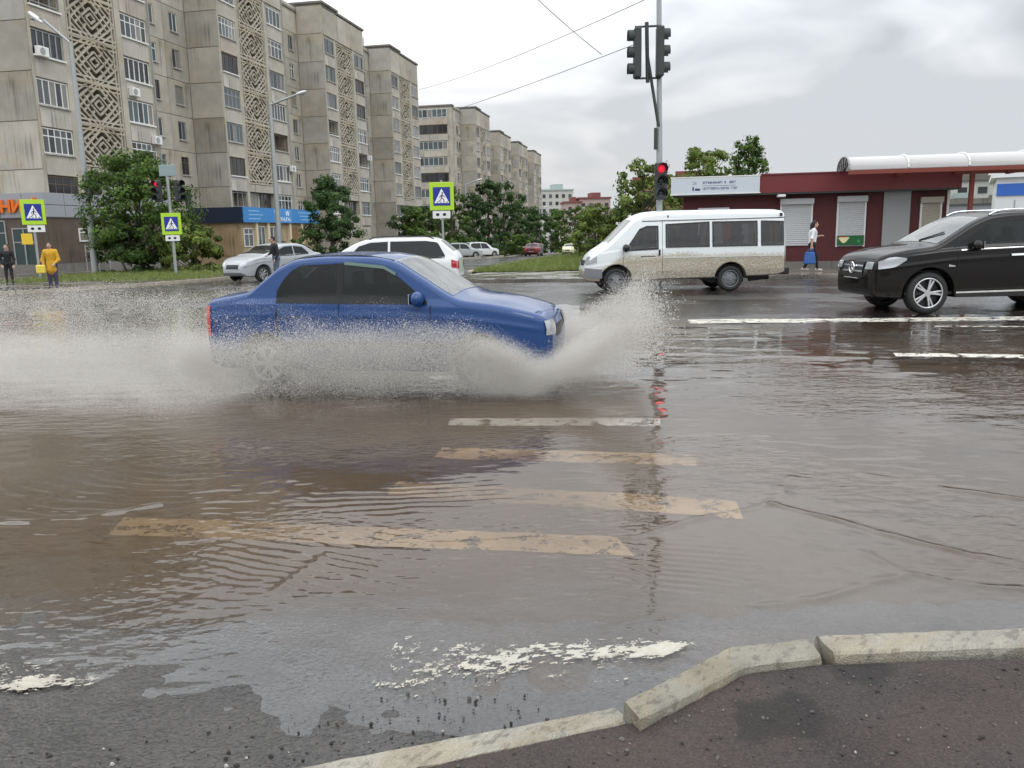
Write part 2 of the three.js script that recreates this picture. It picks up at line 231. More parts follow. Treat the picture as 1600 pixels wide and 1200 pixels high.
marking('edge_line', [[-2.6, -2.9], [-1.72, -2.86], [-1.4, -3.14], [-2.6, -3.24]], matWorn(wornB), 'worn white paint patch at the left puddle edge', 0.012, 60, 30, true);
// --- near pavement and kerb stones ---
const innerPts = [[-4, -1.3], [-0.23, -2.42], [0.4, -2.55], [0.84, -2.83], [1.15, -2.89], [6, -3.0], [20, -3.0]];
const paveY = (x, z) => lerp(0.03, 0.075, smooth(-0.3, 0.6, x)) + (fbm(x * 3, z * 3, 3, 201) - 0.5) * 0.014 + (fbm(x * 22, z * 22, 2, 203) - 0.5) * 0.006;
function rowSheet(zs, x0, x1, n, fy) {
  const P = [], U = [], I = [];
  for (const z of zs) for (let i = 0; i <= n; i++) { const x = lerp(x0(z), x1(z), i / n); P.push(x, fy(x, z), z); U.push(x, -z); }
  for (let j = 0; j < zs.length - 1; j++) for (let i = 0; i < n; i++) { const a = j * (n + 1) + i; I.push(a, a + 1, a + n + 1, a + 1, a + n + 2, a + n + 1); }
  const g = new THREE.BufferGeometry(); g.setAttribute('position', new THREE.Float32BufferAttribute(P, 3)); g.setAttribute('uv', new THREE.Float32BufferAttribute(U, 2)); g.setIndex(I); g.computeVertexNormals();
  if (g.attributes.normal.getY(0) < 0) { const ix = g.index.array; for (let i = 0; i < ix.length; i += 3) { const t = ix[i]; ix[i] = ix[i + 1]; ix[i + 1] = t; } g.computeVertexNormals(); }
  return g;
}
const texPave = tex(1024, 1024, (u, v) => {
  const g = vnoise(u * 260, v * 260, 202, 260), st = hash(Math.floor(u * 300), Math.floor(v * 300), 233), b = fbm(u * 5, v * 5, 5, 206, 5), dk = smooth(0.6, 0.72, fbm(u * 4, v * 4, 5, 209, 4));
  const k = (0.55 + 0.4 * (g - 0.5) + 0.5 * (b - 0.5) + (st > 0.97 ? 0.5 : st < 0.05 ? -0.2 : 0)) * (1 - 0.55 * dk), red = smooth(0.45, 0.65, fbm(u * 3, v * 3, 3, 212, 3));
  return [k * (1 + 0.1 * red), k * (0.93 - 0.02 * red), k * (0.88 - 0.03 * red)];
}, true);
{
  const P = [], U = [], I = [], nx = 260, nz = 90, xa = -4, xb = 7;
  for (let j = 0; j <= nz; j++) for (let i = 0; i <= nx; i++) { const x = lerp(xa, xb, i / nx), z = lerp(poly1(innerPts, x), 3, Math.pow(j / nz, 1.7)); P.push(x, paveY(x, z), z); U.push(x, -z); }
  for (let j = 0; j < nz; j++) for (let i = 0; i < nx; i++) { const a = j * (nx + 1) + i; I.push(a, a + nx + 1, a + 1, a + 1, a + nx + 1, a + nx + 2); }
  const g = new THREE.BufferGeometry(); g.setAttribute('position', new THREE.Float32BufferAttribute(P, 3)); g.setAttribute('uv', new THREE.Float32BufferAttribute(U, 2)); g.setIndex(I); g.computeVertexNormals();
  struct('pavement', g, std([0.062, 0.052, 0.048], 0.8, { map: scaled(texPave, 1 / 1.7), bumpMap: scaled(bumpAsphalt, 1 / 1.9), bumpScale: 0.006 }), 'dark reddish gravelly asphalt pavement inside the near kerb');
  // pebbles and crumbs lying about
  const R = rng(77), n = 2400, im = new THREE.InstancedMesh(new THREE.DodecahedronGeometry(1, 0), std([1, 1, 1], 0.8), n), m = new THREE.Matrix4(), q = new THREE.Quaternion(), e = new THREE.Euler();
  for (let i = 0; i < n; i++) {
    const x = lerp(-2.6, 3.2, R()), zb = poly1(innerPts, x), off = x > 0.1 || R() < 0.5, z = off ? zb + Math.pow(R(), 1.3) * 1.5 + 0.03 : zb - 0.14 - Math.pow(R(), 1.5) * 0.4, s = 0.0022 + 0.0065 * Math.pow(R(), 4), y = (off ? paveY(x, z) : Math.max(roadY(x, z), 0.004)) + s * 0.3;
    m.compose(new THREE.Vector3(x, off || x < 0.2 ? y : y + 0.01, z), q.setFromEuler(e.set(R() * 6, R() * 6, R() * 6)), new THREE.Vector3(s, s * 0.7, s * (0.8 + R() * 0.5))); im.setMatrixAt(i, m);
    const c = R(), k = c < 0.55 ? 0.03 : c < 0.96 ? 0.1 : 0.36; im.setColorAt(i, lin(k, k * 0.92, k * 0.84));
  }
  im.name = 'pebbles'; im.castShadow = im.receiveShadow = true; scene.add(im); tag(im, 'scattered pebbles and grit on the near pavement and gutter', 'gravel', null, 'stuff');
}
// a kerb stone: outline of its top [x,z], chipped rounded edges, given top height and base
function kerbStone(name, outer, inner, yTop, yBase, label, dirt) {
  const n = 28, rows = [], prof = [[0, 0, 0], [0, 0.86, 0], [0.04, 0.965, 0], [0.12, 1, 1], [0.5, 1.0, 1], [0.9, 1, 1], [0.97, 0.965, 0], [1, 0.86, 0], [1, 0, 0]];
  const at = (pts, t) => { let L = [0]; for (let i = 1; i < pts.length; i++) L.push(L[i - 1] + Math.hypot(pts[i][0] - pts[i - 1][0], pts[i][1] - pts[i - 1][1])); const d = t * L[L.length - 1]; let i = 1; while (i < pts.length - 1 && d > L[i]) i++; const k = (d - L[i - 1]) / (L[i] - L[i - 1]); return [lerp(pts[i - 1][0], pts[i][0], k), lerp(pts[i - 1][1], pts[i][1], k)]; };
  const P = [], U = [], I = [], K = prof.length;
  for (let s = 0; s <= n; s++) for (let k = 0; k < K; k++) {
    const t = s / n, a = at(outer, t), b = at(inner, t), [f, hh] = prof[k], x = lerp(a[0], b[0], f), z = lerp(a[1], b[1], f), yt = yTop(t), chip = hh > 0.5 ? (fbm(x * 40 + f * 9, z * 40, 3, 251) - 0.5) * 0.012 : 0, w = k >= 2 && k <= 6 ? 0 : (vnoise(x * 25, z * 25 + hh * 3, 254) - 0.5) * 0.008;
    P.push(x + w, lerp(yBase(t), yt, hh) + chip, z + w); U.push(x + f * 0.1, z + hh * 0.2);
  }
  for (let s = 0; s < n; s++) for (let k = 0; k < K - 1; k++) { const a = s * K + k, b = a + K; I.push(a, a + 1, b, b, a + 1, b + 1); }
  const c0 = P.length / 3; for (const s of [0, n]) { const b = s * K; for (let k = 1; k < K - 1; k++) s ? I.push(b, b + k, b + k + 1) : I.push(b, b + k + 1, b + k); }
  let g = new THREE.BufferGeometry(); g.setAttribute('position', new THREE.Float32BufferAttribute(P, 3)); g.setAttribute('uv', new THREE.Float32BufferAttribute(U, 2)); g.setIndex(I); g = g.toNonIndexed(); g.computeVertexNormals();
  return tag(mesh(name, g, dirt), label, 'kerb stone', 'kerb stones of the near corner');
}
const texKerb = tex(512, 512, (u, v) => { const g = vnoise(u * 200, v * 200, 261, 200), b = fbm(u * 7, v * 7, 5, 263, 7), d = smooth(0.55, 0.75, fbm(u * 24, v * 24, 5, 266, 24)), k = (0.85 + 0.25 * (g - 0.5) + 0.4 * (b - 0.5)) * (1 - 0.35 * d), r = smooth(0.5, 0.7, fbm(u * 5, v * 5, 4, 269, 5)); return [k, k * (0.97 - 0.05 * r), k * (0.9 - 0.12 * r)]; }, true);
const matKerb = (c) => std(c, 0.75, { map: scaled(texKerb, 1 / 0.8), bumpMap: scaled(bumpGrit, 1 / 0.5), bumpScale: 0.005 });
kerbStone('kerb_stone', [[1.185, -3.075], [2.02, -3.1], [3.2, -3.12]], [[1.2, -2.91], [1.94, -2.945], [3.2, -2.97]], () => 0.105, () => -0.1, 'long straight pale kerb stone at the right edge of the picture', matKerb([0.32, 0.308, 0.275]));
kerbStone('kerb_stone', [[0.36, -2.61], [0.82, -2.995], [1.155, -3.06]], [[0.4, -2.495], [0.845, -2.84], [1.145, -2.895]], (t) => lerp(0.115, 0.1, t), (t) => lerp(0.015, -0.1, smooth(0, 0.25, t)), 'bent kerb stone with a lifted dark end, nearest the middle', matKerb([0.27, 0.257, 0.222]));
kerbStone('kerb_stone', [[-1.6, -2.1], [-0.56, -2.44], [0.33, -2.69]], [[-1.6, -1.97], [-0.5, -2.32], [0.39, -2.6]], () => 0.042, () => -0.1, 'sunken flush pale kerb stone at the bottom of the picture', matKerb([0.34, 0.325, 0.29]));
// --- far pavements, verge ---
function slab(pts, y0, y1) { const s = new THREE.Shape(pts.map(([x, z]) => new THREE.Vector2(x, -z))), g = new THREE.ExtrudeGeometry(s, { depth: y1 - y0, bevelEnabled: false }); g.rotateX(-Math.PI / 2); g.translate(0, y0, 0); return metricUV(g); }
const matFarPave = std([0.2, 0.185, 0.165], 0.85, { map: scaled(texAsphalt, 1 / 3), roughnessMap: scaled(roughWet, 1 / 6) }), matFarKerb = matKerb([0.42, 0.4, 0.36]);
const leftKerb = (z) => poly1([[-260, 34], [-120, 5.5], [-60, -7], [-40, -11.1], [-34, -12.2], [-31, -13.9], [-27.6, -17], [-25, -24], [-22, -45]], z);
{
  const zs = axis([[22, 50, 1], [50, 260, 10]]).map((v) => -v);
  struct('far_pavement', rowSheet(zs, () => -95, leftKerb, 12, (x, z) => groundY(x, z) + 0.11), matFarPave, 'grey pavement with trees before the apartment blocks');
  const k = []; for (let i = 0; i < zs.length - 1; i++) { const z0 = zs[i], z1 = zs[i + 1], x0 = leftKerb(z0), x1 = leftKerb(z1), L = Math.hypot(x1 - x0, z1 - z0); k.push(box(0.16, 0.26, L, (x0 + x1) / 2 + 0.08, groundY(0, (z0 + z1) / 2), (z0 + z1) / 2, Math.atan2(x1 - x0, z1 - z0))); }
  struct('far_kerb', k, matFarKerb, 'pale kerb along the far left pavement');
}
struct('kiosk_pavement', slab([[-2.2, -29.4], [2.4, -28.4], [9, -27.7], [40, -26], [60, -60], [4, -60], [3.2, -34], [-1.2, -34.6]], -0.1, 0.12), std([0.3, 0.285, 0.26], 0.7, { map: scaled(texAsphalt, 1 / 3), roughnessMap: scaled(roughWet, 1 / 5) }), 'wet pale pavement before the red kiosk');
const vergeX = (z) => poly1([[-260, 48], [-60, 3.9], [-35.5, -1.55]], z);
const vergeY = (x, z) => groundY(x, z) + 0.14 + 0.2 * smooth(-36, -44, z) * smooth(0, 3, x - vergeX(z)) + 0.25 * smooth(-50, -75, z);
const texGrass = tex(512, 512, (u, v) => { const b = fbm(u * 8, v * 8, 5, 301, 8), g = vnoise(u * 120, v * 240, 303, 120, 240), k = 0.55 + 0.5 * (b - 0.5) + 0.5 * (g - 0.5); return [k * (0.95 + 0.5 * (b - 0.5)), k, k * 0.5]; }, true);
const matGrass = std([0.2, 0.235, 0.08], 0.95, { map: scaled(texGrass, 1 / 4) });
{
  const zs = axis([[34.4, 60, 0.8], [60, 140, 5]]).map((v) => -v);
  struct('grass_verge', rowSheet(zs, vergeX, (z) => vergeX(z) + 26, 40, vergeY), matGrass, 'green grass verge beside the far street');
  const k = []; for (let i = 0; i < zs.length - 1; i++) { const z0 = zs[i], z1 = zs[i + 1], x0 = vergeX(z0), x1 = vergeX(z1); k.push(box(0.18, 0.3, Math.hypot(x1 - x0, z1 - z0), (x0 + x1) / 2 - 0.09, groundY(0, z0) + 0.02, (z0 + z1) / 2, Math.atan2(x1 - x0, z1 - z0))); }
  struct('verge_kerb', k, matFarKerb, 'pale kerb round the grass verge');
  const R = rng(91), tuft = [], N = 26000, im = new THREE.InstancedMesh((() => { const gs = []; for (let i = 0; i < 4; i++) { const g = new THREE.ConeGeometry(0.012, 0.2, 3, 1); g.translate(0, 0.1, 0); g.rotateX((R() - 0.5) * 0.9); g.rotateZ((R() - 0.5) * 0.9); g.translate((R() - 0.5) * 0.1, 0, (R() - 0.5) * 0.1); gs.push(g); } return merge(gs); })(), std([1, 1, 1], 0.9), N), m = new THREE.Matrix4(), q = new THREE.Quaternion(), up = new THREE.Vector3(0, 1, 0);
  for (let i = 0; i < N; i++) {
    const left = R() < 0.3; let x, z, y;
    if (left) { z = -34 - R() * 22; x = leftKerb(z) - 1 - R() * 8; y = groundY(x, z) + 0.1; } else { z = -34.5 - Math.pow(R(), 1.5) * 45; x = vergeX(z) + 0.1 + R() * 16; y = vergeY(x, z) - 0.01; }
    const s = (0.6 + R() * 0.8); m.compose(new THREE.Vector3(x, y, z), q.setFromAxisAngle(up, R() * 6.28), new THREE.Vector3(s, s * (0.5 + R() * 0.7), s)); im.setMatrixAt(i, m);
    const b = R(); im.setColorAt(i, lin(lerp(0.1, 0.26, b), lerp(0.15, 0.29, b), lerp(0.03, 0.09, b)));
  }
  im.name = 'grass'; im.receiveShadow = im.castShadow = true; scene.add(im); tag(im, 'short green grass on the verges', 'grass', null, 'stuff');
}
// ---------- apartment blocks ----------
const BA = 11.34 * Math.PI / 180, blockTurn = Math.PI / 2 - BA, blockO = [-26.61, 0, -49.3];
const PITCH = 2.7, WTOP = 5.53, ROWS = 7;
const panelGeo = {}; // shared panel shapes, a few texture offsets each
function panelShape(w, h, d, v) { const k = [w.toFixed(2), h.toFixed(2), d, v].join(); return (panelGeo[k] ??= metricUV(new THREE.BoxGeometry(w, h, d), v * 1.37 + w, v * 2.11)); }
function holedShape(w, h, d, x0, x1, y0, y1, v) {
  const k = ['h', w, h, d, x0, x1, y0, y1, v].join();
  return (panelGeo[k] ??= (() => { const s = new THREE.Shape([[-w / 2, -h / 2], [w / 2, -h / 2], [w / 2, h / 2], [-w / 2, h / 2]].map((p) => new THREE.Vector2(...p))); s.holes.push(new THREE.Path([[x0, y0], [x0, y1], [x1, y1], [x1, y0]].map((p) => new THREE.Vector2(...p)))); const g = new THREE.ExtrudeGeometry(s, { depth: d, bevelEnabled: false }); g.translate(0, 0, -d / 2); return metricUV(g, v * 1.7, v * 0.9); })());
}
const frameGeo = {};
function frameShape(w, h, mull, trans) {   // frame with mullions; front face at z = 0
  const k = [w, h, mull, trans].join();
  return (frameGeo[k] ??= (() => { const t = 0.07, g = [span(-w / 2, w / 2, -h / 2, -h / 2 + t, -0.06, 0), span(-w / 2, w / 2, h / 2 - t, h / 2, -0.06, 0), span(-w / 2, -w / 2 + t, -h / 2 + t, h / 2 - t, -0.06, 0), span(w / 2 - t, w / 2, -h / 2 + t, h / 2 - t, -0.06, 0)]; for (let i = 1; i <= mull; i++) { const x = -w / 2 + w * i / (mull + 1); g.push(span(x - 0.035, x + 0.035, -h / 2 + t, h / 2 - t, -0.055, -0.002)); } if (trans) g.push(span(-w / 2 + t, w / 2 - t, h * 0.16, h * 0.16 + 0.06, -0.05, -0.006)); return merge(g); })());
}
const paneGeo = {};
function windowPart(parent, name, x, y, z, w, h, mull, R, style, ry = 0) {
  const g = part(name, parent, [x, y, z], ry), k = w.toFixed(2) + h.toFixed(2);
  const fm = style ?? [M.frameWhite, M.frameWhite, M.frameWhite, M.frameGrey, M.frameBrown, M.frameBrown, M.frameGreen][Math.floor(R() * 7)];
  mesh('frame', frameShape(w, h, mull, R() < 0.4), fm, g);
  const n = mull + 1, pw = (w - 0.1) / n;
  if (!paneGeo[k + n]) paneGeo[k + n] = panelShape(pw - 0.05, h - 0.12, 0.02, 0);
  for (let i = 0; i < n; i++) { const p = mesh('pane', paneGeo[k + n], fm === M.frameBrown ? M.panes[R() < 0.7 ? 1 : 0] : R() < 0.22 ? M.panes[3] : R() < 0.3 ? M.panes[2] : R() < 0.5 ? M.paneSky : M.panes[0], g); p.position.set(-w / 2 + 0.05 + pw * (i + 0.5), 0, -0.035 + (R() - 0.5) * 0.006); p.rotation.y = (R() - 0.5) * 0.03; p.rotation.x = (R() - 0.5) * 0.02; }
  return g;
}
const sillGeo = {};
function sillPart(w, d = 0.16) { return (sillGeo[w] ??= box(w, 0.09, d)); }
function latticeModule(w, h) {   // diagonal concrete tracery: one storey
  const g = [], b = (x0, y0, x1, y1, t = 0.115, z = 0) => g.push(flatBar(x0, y0, x1, y1, t, -0.16 - z, -0.02 - z)), W = w / 2, H = h / 2;
  let i = 0; const bb = (...a) => b(...a, 0.11, (i++ % 5) * 0.004);
  for (const s of [-1, 1]) { bb(-W, s * (H - 0.05), W, s * (H - 0.05)); bb(-W, s * (H - 0.3), W, s * (H - 0.3)); bb(s * (W - 0.07), -H, s * (W - 0.07), H); bb(s * (W - 0.36), -H, s * (W - 0.36), H); }
  for (const s of [-1, 1]) for (const t of [-1, 1]) {
    bb(0, t * (H - 0.05), s * (W - 0.36), t * -0.35); bb(s * 0.0, t * 0.62, s * 0.85, 0);
    bb(s * 0.36, t * (H - 0.05), s * (W - 0.1), t * 0.02); bb(s * 0.95, t * (H - 0.1), s * (W - 0.36), t * 0.62);
    bb(s * 0.18, t * (H - 0.3), s * 1.35, t * 0.12); bb(0, t * 0.3, s * 0.42, 0); bb(s * 0.85, 0, s * 1.5, t * 0.55); bb(s * 0.5, t * 0.42, s * 0.85, t * 0.75);
  }
  return merge(g);
}
const latA = latticeModule(4.5, 2.56);
function blockSection(B, s0, base, R, o = {}) {
  const top = 25 + base, w = 11.4, wall = [], y0 = base - 4;
  // carcass: back, piers, end walls, floors
  wall.push(span(s0 + 0.02, s0 + w - 0.02, y0, top - 0.3, -12.5, -1.3));
  for (const [a, b] of [[0.02, 0.22], [2.75, 3.2], [7.8, 8.35], [11.1, w - 0.02]]) wall.push(span(s0 + a, s0 + b, y0, top - 0.35, -1.3, 0));
  wall.push(span(s0 + 0.22, s0 + 11.1, WTOP + PITCH * 6 + base + 0.02, top - 0.35, -1.3, -0.06));
  wall.push(span(s0 + 0.22, s0 + 11.1, y0, 2.75 + base, -1.3, -0.05));
  for (let k = 0; k < ROWS; k++) wall.push(span(s0 + 0.22, s0 + 2.75, WTOP + PITCH * k + base + 0.01, WTOP + PITCH * k + base + 0.2, -1.3, -0.04), span(s0 + 8.35, s0 + 11.1, WTOP + PITCH * k + base + 0.01, WTOP + PITCH * k + base + 0.2, -1.3, -0.04));
  wall.push(span(s0 + 3.2, s0 + 7.8, 2.75 + base, 4.1 + base, -0.5, -0.04), span(s0 + 3.2, s0 + 7.8, 5.6 + base, 6.22 + base, -1.3, -0.05), span(s0 + 3.2, s0 + 7.8, 4.1 + base, 5.6 + base, -0.7, -0.5));
  const wm = mesh('wall', wall, M.wall, B);
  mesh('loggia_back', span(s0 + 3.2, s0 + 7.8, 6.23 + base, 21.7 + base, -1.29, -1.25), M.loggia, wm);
  // roof coping, stepped
  mesh('roof_coping', [span(s0 - 0.12, s0 + w * 0.36, top - 0.05, top + 0.16, -12.6, 0.14), span(s0 + w * 0.36, s0 + w + 0.12, top - 0.3, top - 0.08, -12.6, 0.13), span(s0 + 0.0, s0 + w * 0.36, top - 0.31, top - 0.05, -12.4, -0.01)], M.coping, B);
  // blank panels under the roof
  for (let i = 0; i < 3; i++) { const p = mesh('wall_panel', panelShape(3.66, 2.6, 0.1, i), M.wallPanels[(i + o.v) % 3], B); p.position.set(s0 + 1.94 + i * 3.74, top - 1.72, 0.0); }
  // balconies
  for (let k = 0; k < ROWS; k++) for (const [x, cw] of [[s0 + 1.485, 2.5], [s0 + 9.725, 2.72]]) {
    const yt = WTOP + PITCH * k + base;
    const p = mesh('parapet_panel', panelShape(cw, 1.12, 0.12, (k + o.v) % 3), M.parapets[Math.floor(R() * 4)], B); p.position.set(x, yt - 1.5 - 0.6, -0.03);
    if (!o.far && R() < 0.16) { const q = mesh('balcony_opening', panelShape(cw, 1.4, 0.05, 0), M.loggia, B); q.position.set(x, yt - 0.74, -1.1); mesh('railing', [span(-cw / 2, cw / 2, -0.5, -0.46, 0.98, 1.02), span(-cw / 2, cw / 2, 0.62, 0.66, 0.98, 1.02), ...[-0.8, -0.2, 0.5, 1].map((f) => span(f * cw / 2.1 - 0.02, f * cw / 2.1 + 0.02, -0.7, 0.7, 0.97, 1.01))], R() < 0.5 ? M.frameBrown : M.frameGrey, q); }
    else if (o.far || (k === 3 && R() < 0.5)) { const q = mesh('balcony_window', panelShape(cw, 1.4, 0.05, 0), M.panes[Math.floor(R() * 3)], B); q.position.set(x, yt - 0.74, -0.14); if (R() < 0.8) mesh('frame', frameShape(cw, 1.42, 4, false), R() < 0.6 ? M.frameWhite : M.frameGrey, q).position.z = 0.07; }
    else windowPart(B, 'balcony_window', x, yt - 0.74, -0.05, cw, 1.44, 3 + Math.floor(R() * 2), R);
    const s = mesh('balcony_sill', sillPart(cw + 0.04, 0.22), R() < 0.4 ? M.frameWhite : M.sill, B); s.position.set(x, yt - 1.5, 0.03);
  }
  // windows behind the tracery on the first living floor
  for (const dx of [4.3, 6.7]) windowPart(B, 'window', s0 + dx, 4.85 + base, -0.4, 1.9, 1.4, 2, R);
  // tracery
  for (let k = 0; k < 6; k++) { const l = mesh('lattice_screen', latA, M.lattice, B); l.position.set(s0 + 5.5, 6.27 + base + 2.56 * (k + 0.5), 0); if (k % 2) l.rotation.y = Math.PI, l.position.z = -0.18; }
  // panels of the end wall that faces down the street
  const cols = o.cols ?? 1, pw = cols > 1 ? 3.1 : 2.72;
  for (let c = 0; c < cols; c++) for (let k = 0; k < 9; k++) {
    const y = 1.45 + PITCH * k + base, p = mesh('wall_panel', panelShape(pw, PITCH - 0.05, 0.08, (c * 2 + k) % 4), M.wallPanels[Math.floor(R() * 5)], B); p.rotation.y = Math.PI / 2; p.position.set(s0 - 0.02, y + 0.35, -(cols > 1 ? 1.6 : 1.38) - c * (pw + 0.05));
  }
}
function blockRecess(B, s0, base, R, len = 9.2) {   // set-back wall between two sections
  const top = 24.2 + base;
  const wm = mesh('wall', span(s0, s0 + len, base - 4, top, -12.4, -2.95), M.wall, B);
  mesh('roof_coping', span(s0, s0 + len, top, top + 0.2, -12.4, -2.7), M.coping, B);
  const cw = len / 3;
  for (let c = 0; c < 3; c++) for (let k = 0; k < 9; k++) {
    const y = 1.8 + PITCH * k + base, hole = c > 0 && k > 0 && k < 8, v = (c + k) % 3, x = s0 + cw * (c + 0.5), mat = M.wallPanels[Math.floor(R() * 3)];
    if (!hole) { mesh('wall_panel', panelShape(cw - 0.04, PITCH - 0.04, 0.14, v), mat, B).position.set(x, y, -2.88); continue; }
    mesh('wall_panel', holedShape(cw - 0.04, PITCH - 0.04, 0.14, -0.62, 0.42, -0.45, 0.95, v), mat, B).position.set(x, y, -2.88);
    windowPart(B, 'window', x - 0.1, y + 0.25, -2.87, 1.04, 1.4, 1, R);
    mesh('window_sill', sillPart(1.2), M.sill, B).position.set(x - 0.1, y - 0.48, -2.78);
  }
}
function aircon(B, x, y, z) { const g = part('air_conditioner', B, [x, y, z]); mesh('casing', rbox(0.8, 0.55, 0.3, 0.03), M.frameWhite, g); const f = new THREE.CylinderGeometry(0.2, 0.2, 0.03, 16); f.rotateX(Math.PI / 2); f.translate(-0.12, 0, 0.155); mesh('fan_grille', f, M.frameGrey, g); }
{
  const B = thing('apartment_block', 'nearest long beige panel apartment block with tracery screens at upper left', 'building', blockO, blockTurn), R = rng(5);
  for (let i = 0; i < 4; i++) blockSection(B, 20.6 * i, 0, R, { v: i, cols: i ? 1 : 4, far: i > 2 });
  for (let i = 0; i < 3; i++) blockRecess(B, 20.6 * i + 11.4, 0, R);
  aircon(B, 0.7, 12.35, 0.2); aircon(B, 10.9, 8.5, 0.2); aircon(B, 31.9, 8.0, 0.2); aircon(B, 8.9, 11.4, 0.2); aircon(B, 52.4, 10.6, 0.2);
  for (const s of [11.3, 31.9, 52.5]) mesh('downpipe', bar([s, 1, 0.12], [s, 24, 0.12], 0.05), M.frameGrey, B);
  // ---- grey clad shop round the corner, orange letters ----
  const clad = std([0.3, 0.31, 0.34], 0.45), cladDark = std([0.12, 0.09, 0.07], 0.8, { map: cT, bumpMap: cG, bumpScale: 0.01 });
  mesh('shop_wall', [span(-0.6, 11.6, -1, 3.1, -9, 0.4)], cladDark, B);
  for (let i = 0; i < 8; i++) for (let r = 0; r < 2; r++) mesh('cladding_panel', panelShape(1.48, 0.66, 0.06, 0), clad, B).position.set(-0.02 + i * 1.52, 3.47 + r * 0.7, 0.46);
  for (let i = 0; i < 7; i++) for (let r = 0; r < 2; r++) { const p = mesh('cladding_panel', panelShape(1.48, 0.66, 0.06, 0), clad, B); p.rotation.y = Math.PI / 2; p.position.set(-0.68, 3.47 + r * 0.7, -0.36 - i * 1.52); }
  mesh('fascia', [span(-0.64, 11.6, 3.1, 4.5, -9, 0.42)], M.frameGrey, B);
  const orange = std([0.72, 0.16, 0.015], 0.5), glyph = { // letters built from strokes on a 1 x 1.3 field
    'И': [[0, 0, 0, 1.3], [1, 0, 1, 1.3], [0, 0.1, 1, 1.2]], 'Н': [[0, 0, 0, 1.3], [1, 0, 1, 1.3], [0, 0.65, 1, 0.65]], 'А': [[0, 0, 0.5, 1.3], [0.5, 1.3, 1, 0], [0.22, 0.45, 0.78, 0.45]], 'Л': [[0, 0, 0.45, 1.3], [0.45, 1.3, 1, 1.3], [1, 1.3, 1, 0]] };
  let off = 0; for (const ch of 'АИНИЛ') { const l = mesh('sign_letter', glyph[ch].map(([a, b, c, d], i) => flatBar(a * 0.5, b * 0.56, c * 0.5, d * 0.56, 0.16, 0.02 + i * 0.003, 0.15 + i * 0.003)), orange, B); l.rotation.y = -Math.PI / 2; l.position.set(-0.72, 3.42 + (off ? 0 : 0.3), -3.9 + off); off += ch === 'И' && off > 1.4 ? 0.95 : 0.76; }
  // glazing, door, sill and windows of the shop
  const shopGlass = phy([0.03, 0.055, 0.05], 0.06, { ior: 1.5 });
  for (let i = 0; i < 3; i++) { const g = part('shop_window', B, [-0.68, 1.9, -3.6 - i * 2.4], -Math.PI / 2); mesh('frame', frameShape(2.3, 2.2, 1, true), M.frameGrey, g); mesh('pane', panelShape(2.2, 2.1, 0.02, 0), shopGlass, g).position.z = -0.045; }
  { const g = part('shop_door', B, [-0.68, 1.3, -1.3], -Math.PI / 2); mesh('frame', frameShape(1.5, 2.5, 1, true), M.frameGrey, g); mesh('pane', panelShape(1.4, 2.4, 0.02, 0), shopGlass, g).position.z = -0.045; mesh('handle', bar([0.1, -0.3, 0.06], [0.1, 0.3, 0.06], 0.02), M.steel, g); }
  for (const s of [2.6, 6.2]) windowPart(B, 'shop_window', s, 2.1, 0.45, 1.7, 0.8, 1, R, M.frameWhite);
  { const rail = part('stair_railing', B, [1.5, 0, 0.9]); for (let i = 0; i < 3; i++) mesh('rail', bar([0, 0.9 + i * 0.28, 0], [2.2, 0.35 + i * 0.28, 0], 0.025), M.steel, rail); for (const x of [0.05, 1.1, 2.15]) mesh('post', bar([x, 0, 0], [x, 1.5 - x * 0.25, 0], 0.03), M.steel, rail); }
  mesh('shop_plinth', span(-0.75, 11.7, -1, 0.45, -9, 0.52), M.coping, B);
  // ---- annexe with the blue signboard ----
  const tan = std([0.46, 0.36, 0.22], 0.9, { map: cT, bumpMap: cG, bumpScale: 0.012 }), cream = std([0.6, 0.52, 0.36], 0.8);
  mesh('annexe_wall', [span(18.9, 33, -1, 2.95, -2.7, 1.6)], tan, B);
  mesh('annexe_slab', [span(18.6, 33.2, 2.95, 4.15, -2.7, 1.9)], std([0.012, 0.022, 0.05], 0.4), B);
  const board = canvasTex(1024, 128, (c, w, h) => {
    c.fillStyle = '#2f7fc0'; c.fillRect(0, 0, w, h); c.fillStyle = '#3f8ccc'; c.fillRect(360, 0, 250, h);
    c.fillStyle = '#e8eef4'; c.font = 'bold 60px sans-serif'; c.fillText('W', 372, 62); c.fillText('W', 520, 62); for (let i = 0; i < 9; i++) { c.fillRect(380 + i * 24, 78, 7, 34); c.fillRect(380 + i * 24, 78 + (i % 3) * 14, 18, 7); }
    c.fillStyle = '#9fc4e6'; for (const [x, y, l] of [[60, 26, 120], [60, 58, 160], [60, 92, 140], [700, 26, 190], [720, 58, 170], [740, 92, 130]]) for (let i = 0; i < l; i += 14) c.fillRect(x + i, y, 10, 9);
  });
  const bg = new THREE.BoxGeometry(14.4, 1.2, 0.08); bg.translate(25.95, 3.55, 1.96); mesh('signboard', bg, std([1, 1, 1], 0.4, { map: board }), B);
  for (const s of [20.9, 22.9, 24.9, 27, 29.4]) mesh('column', span(s, s + 0.35, 0.1, 2.95, 1.6, 1.86), cream, B);
  windowPart(B, 'window', 19.95, 1.75, 1.67, 1.5, 1.5, 1, R, M.frameWhite); windowPart(B, 'window', 22.1, 1.75, 1.67, 1.3, 1.8, 1, R, M.frameWhite); windowPart(B, 'window', 24.2, 1.75, 1.67, 1.2, 1.8, 1, R, M.frameWhite);
  { const g = part('annexe_door', B, [28.2, 1.3, 1.66]); mesh('leaf', rbox(1.6, 2.5, 0.06, 0.01), std([0.2, 0.11, 0.05], 0.6), g); mesh('handle', bar([0.5, -0.2, 0.06], [0.5, 0.2, 0.06], 0.02), M.steel, g); }
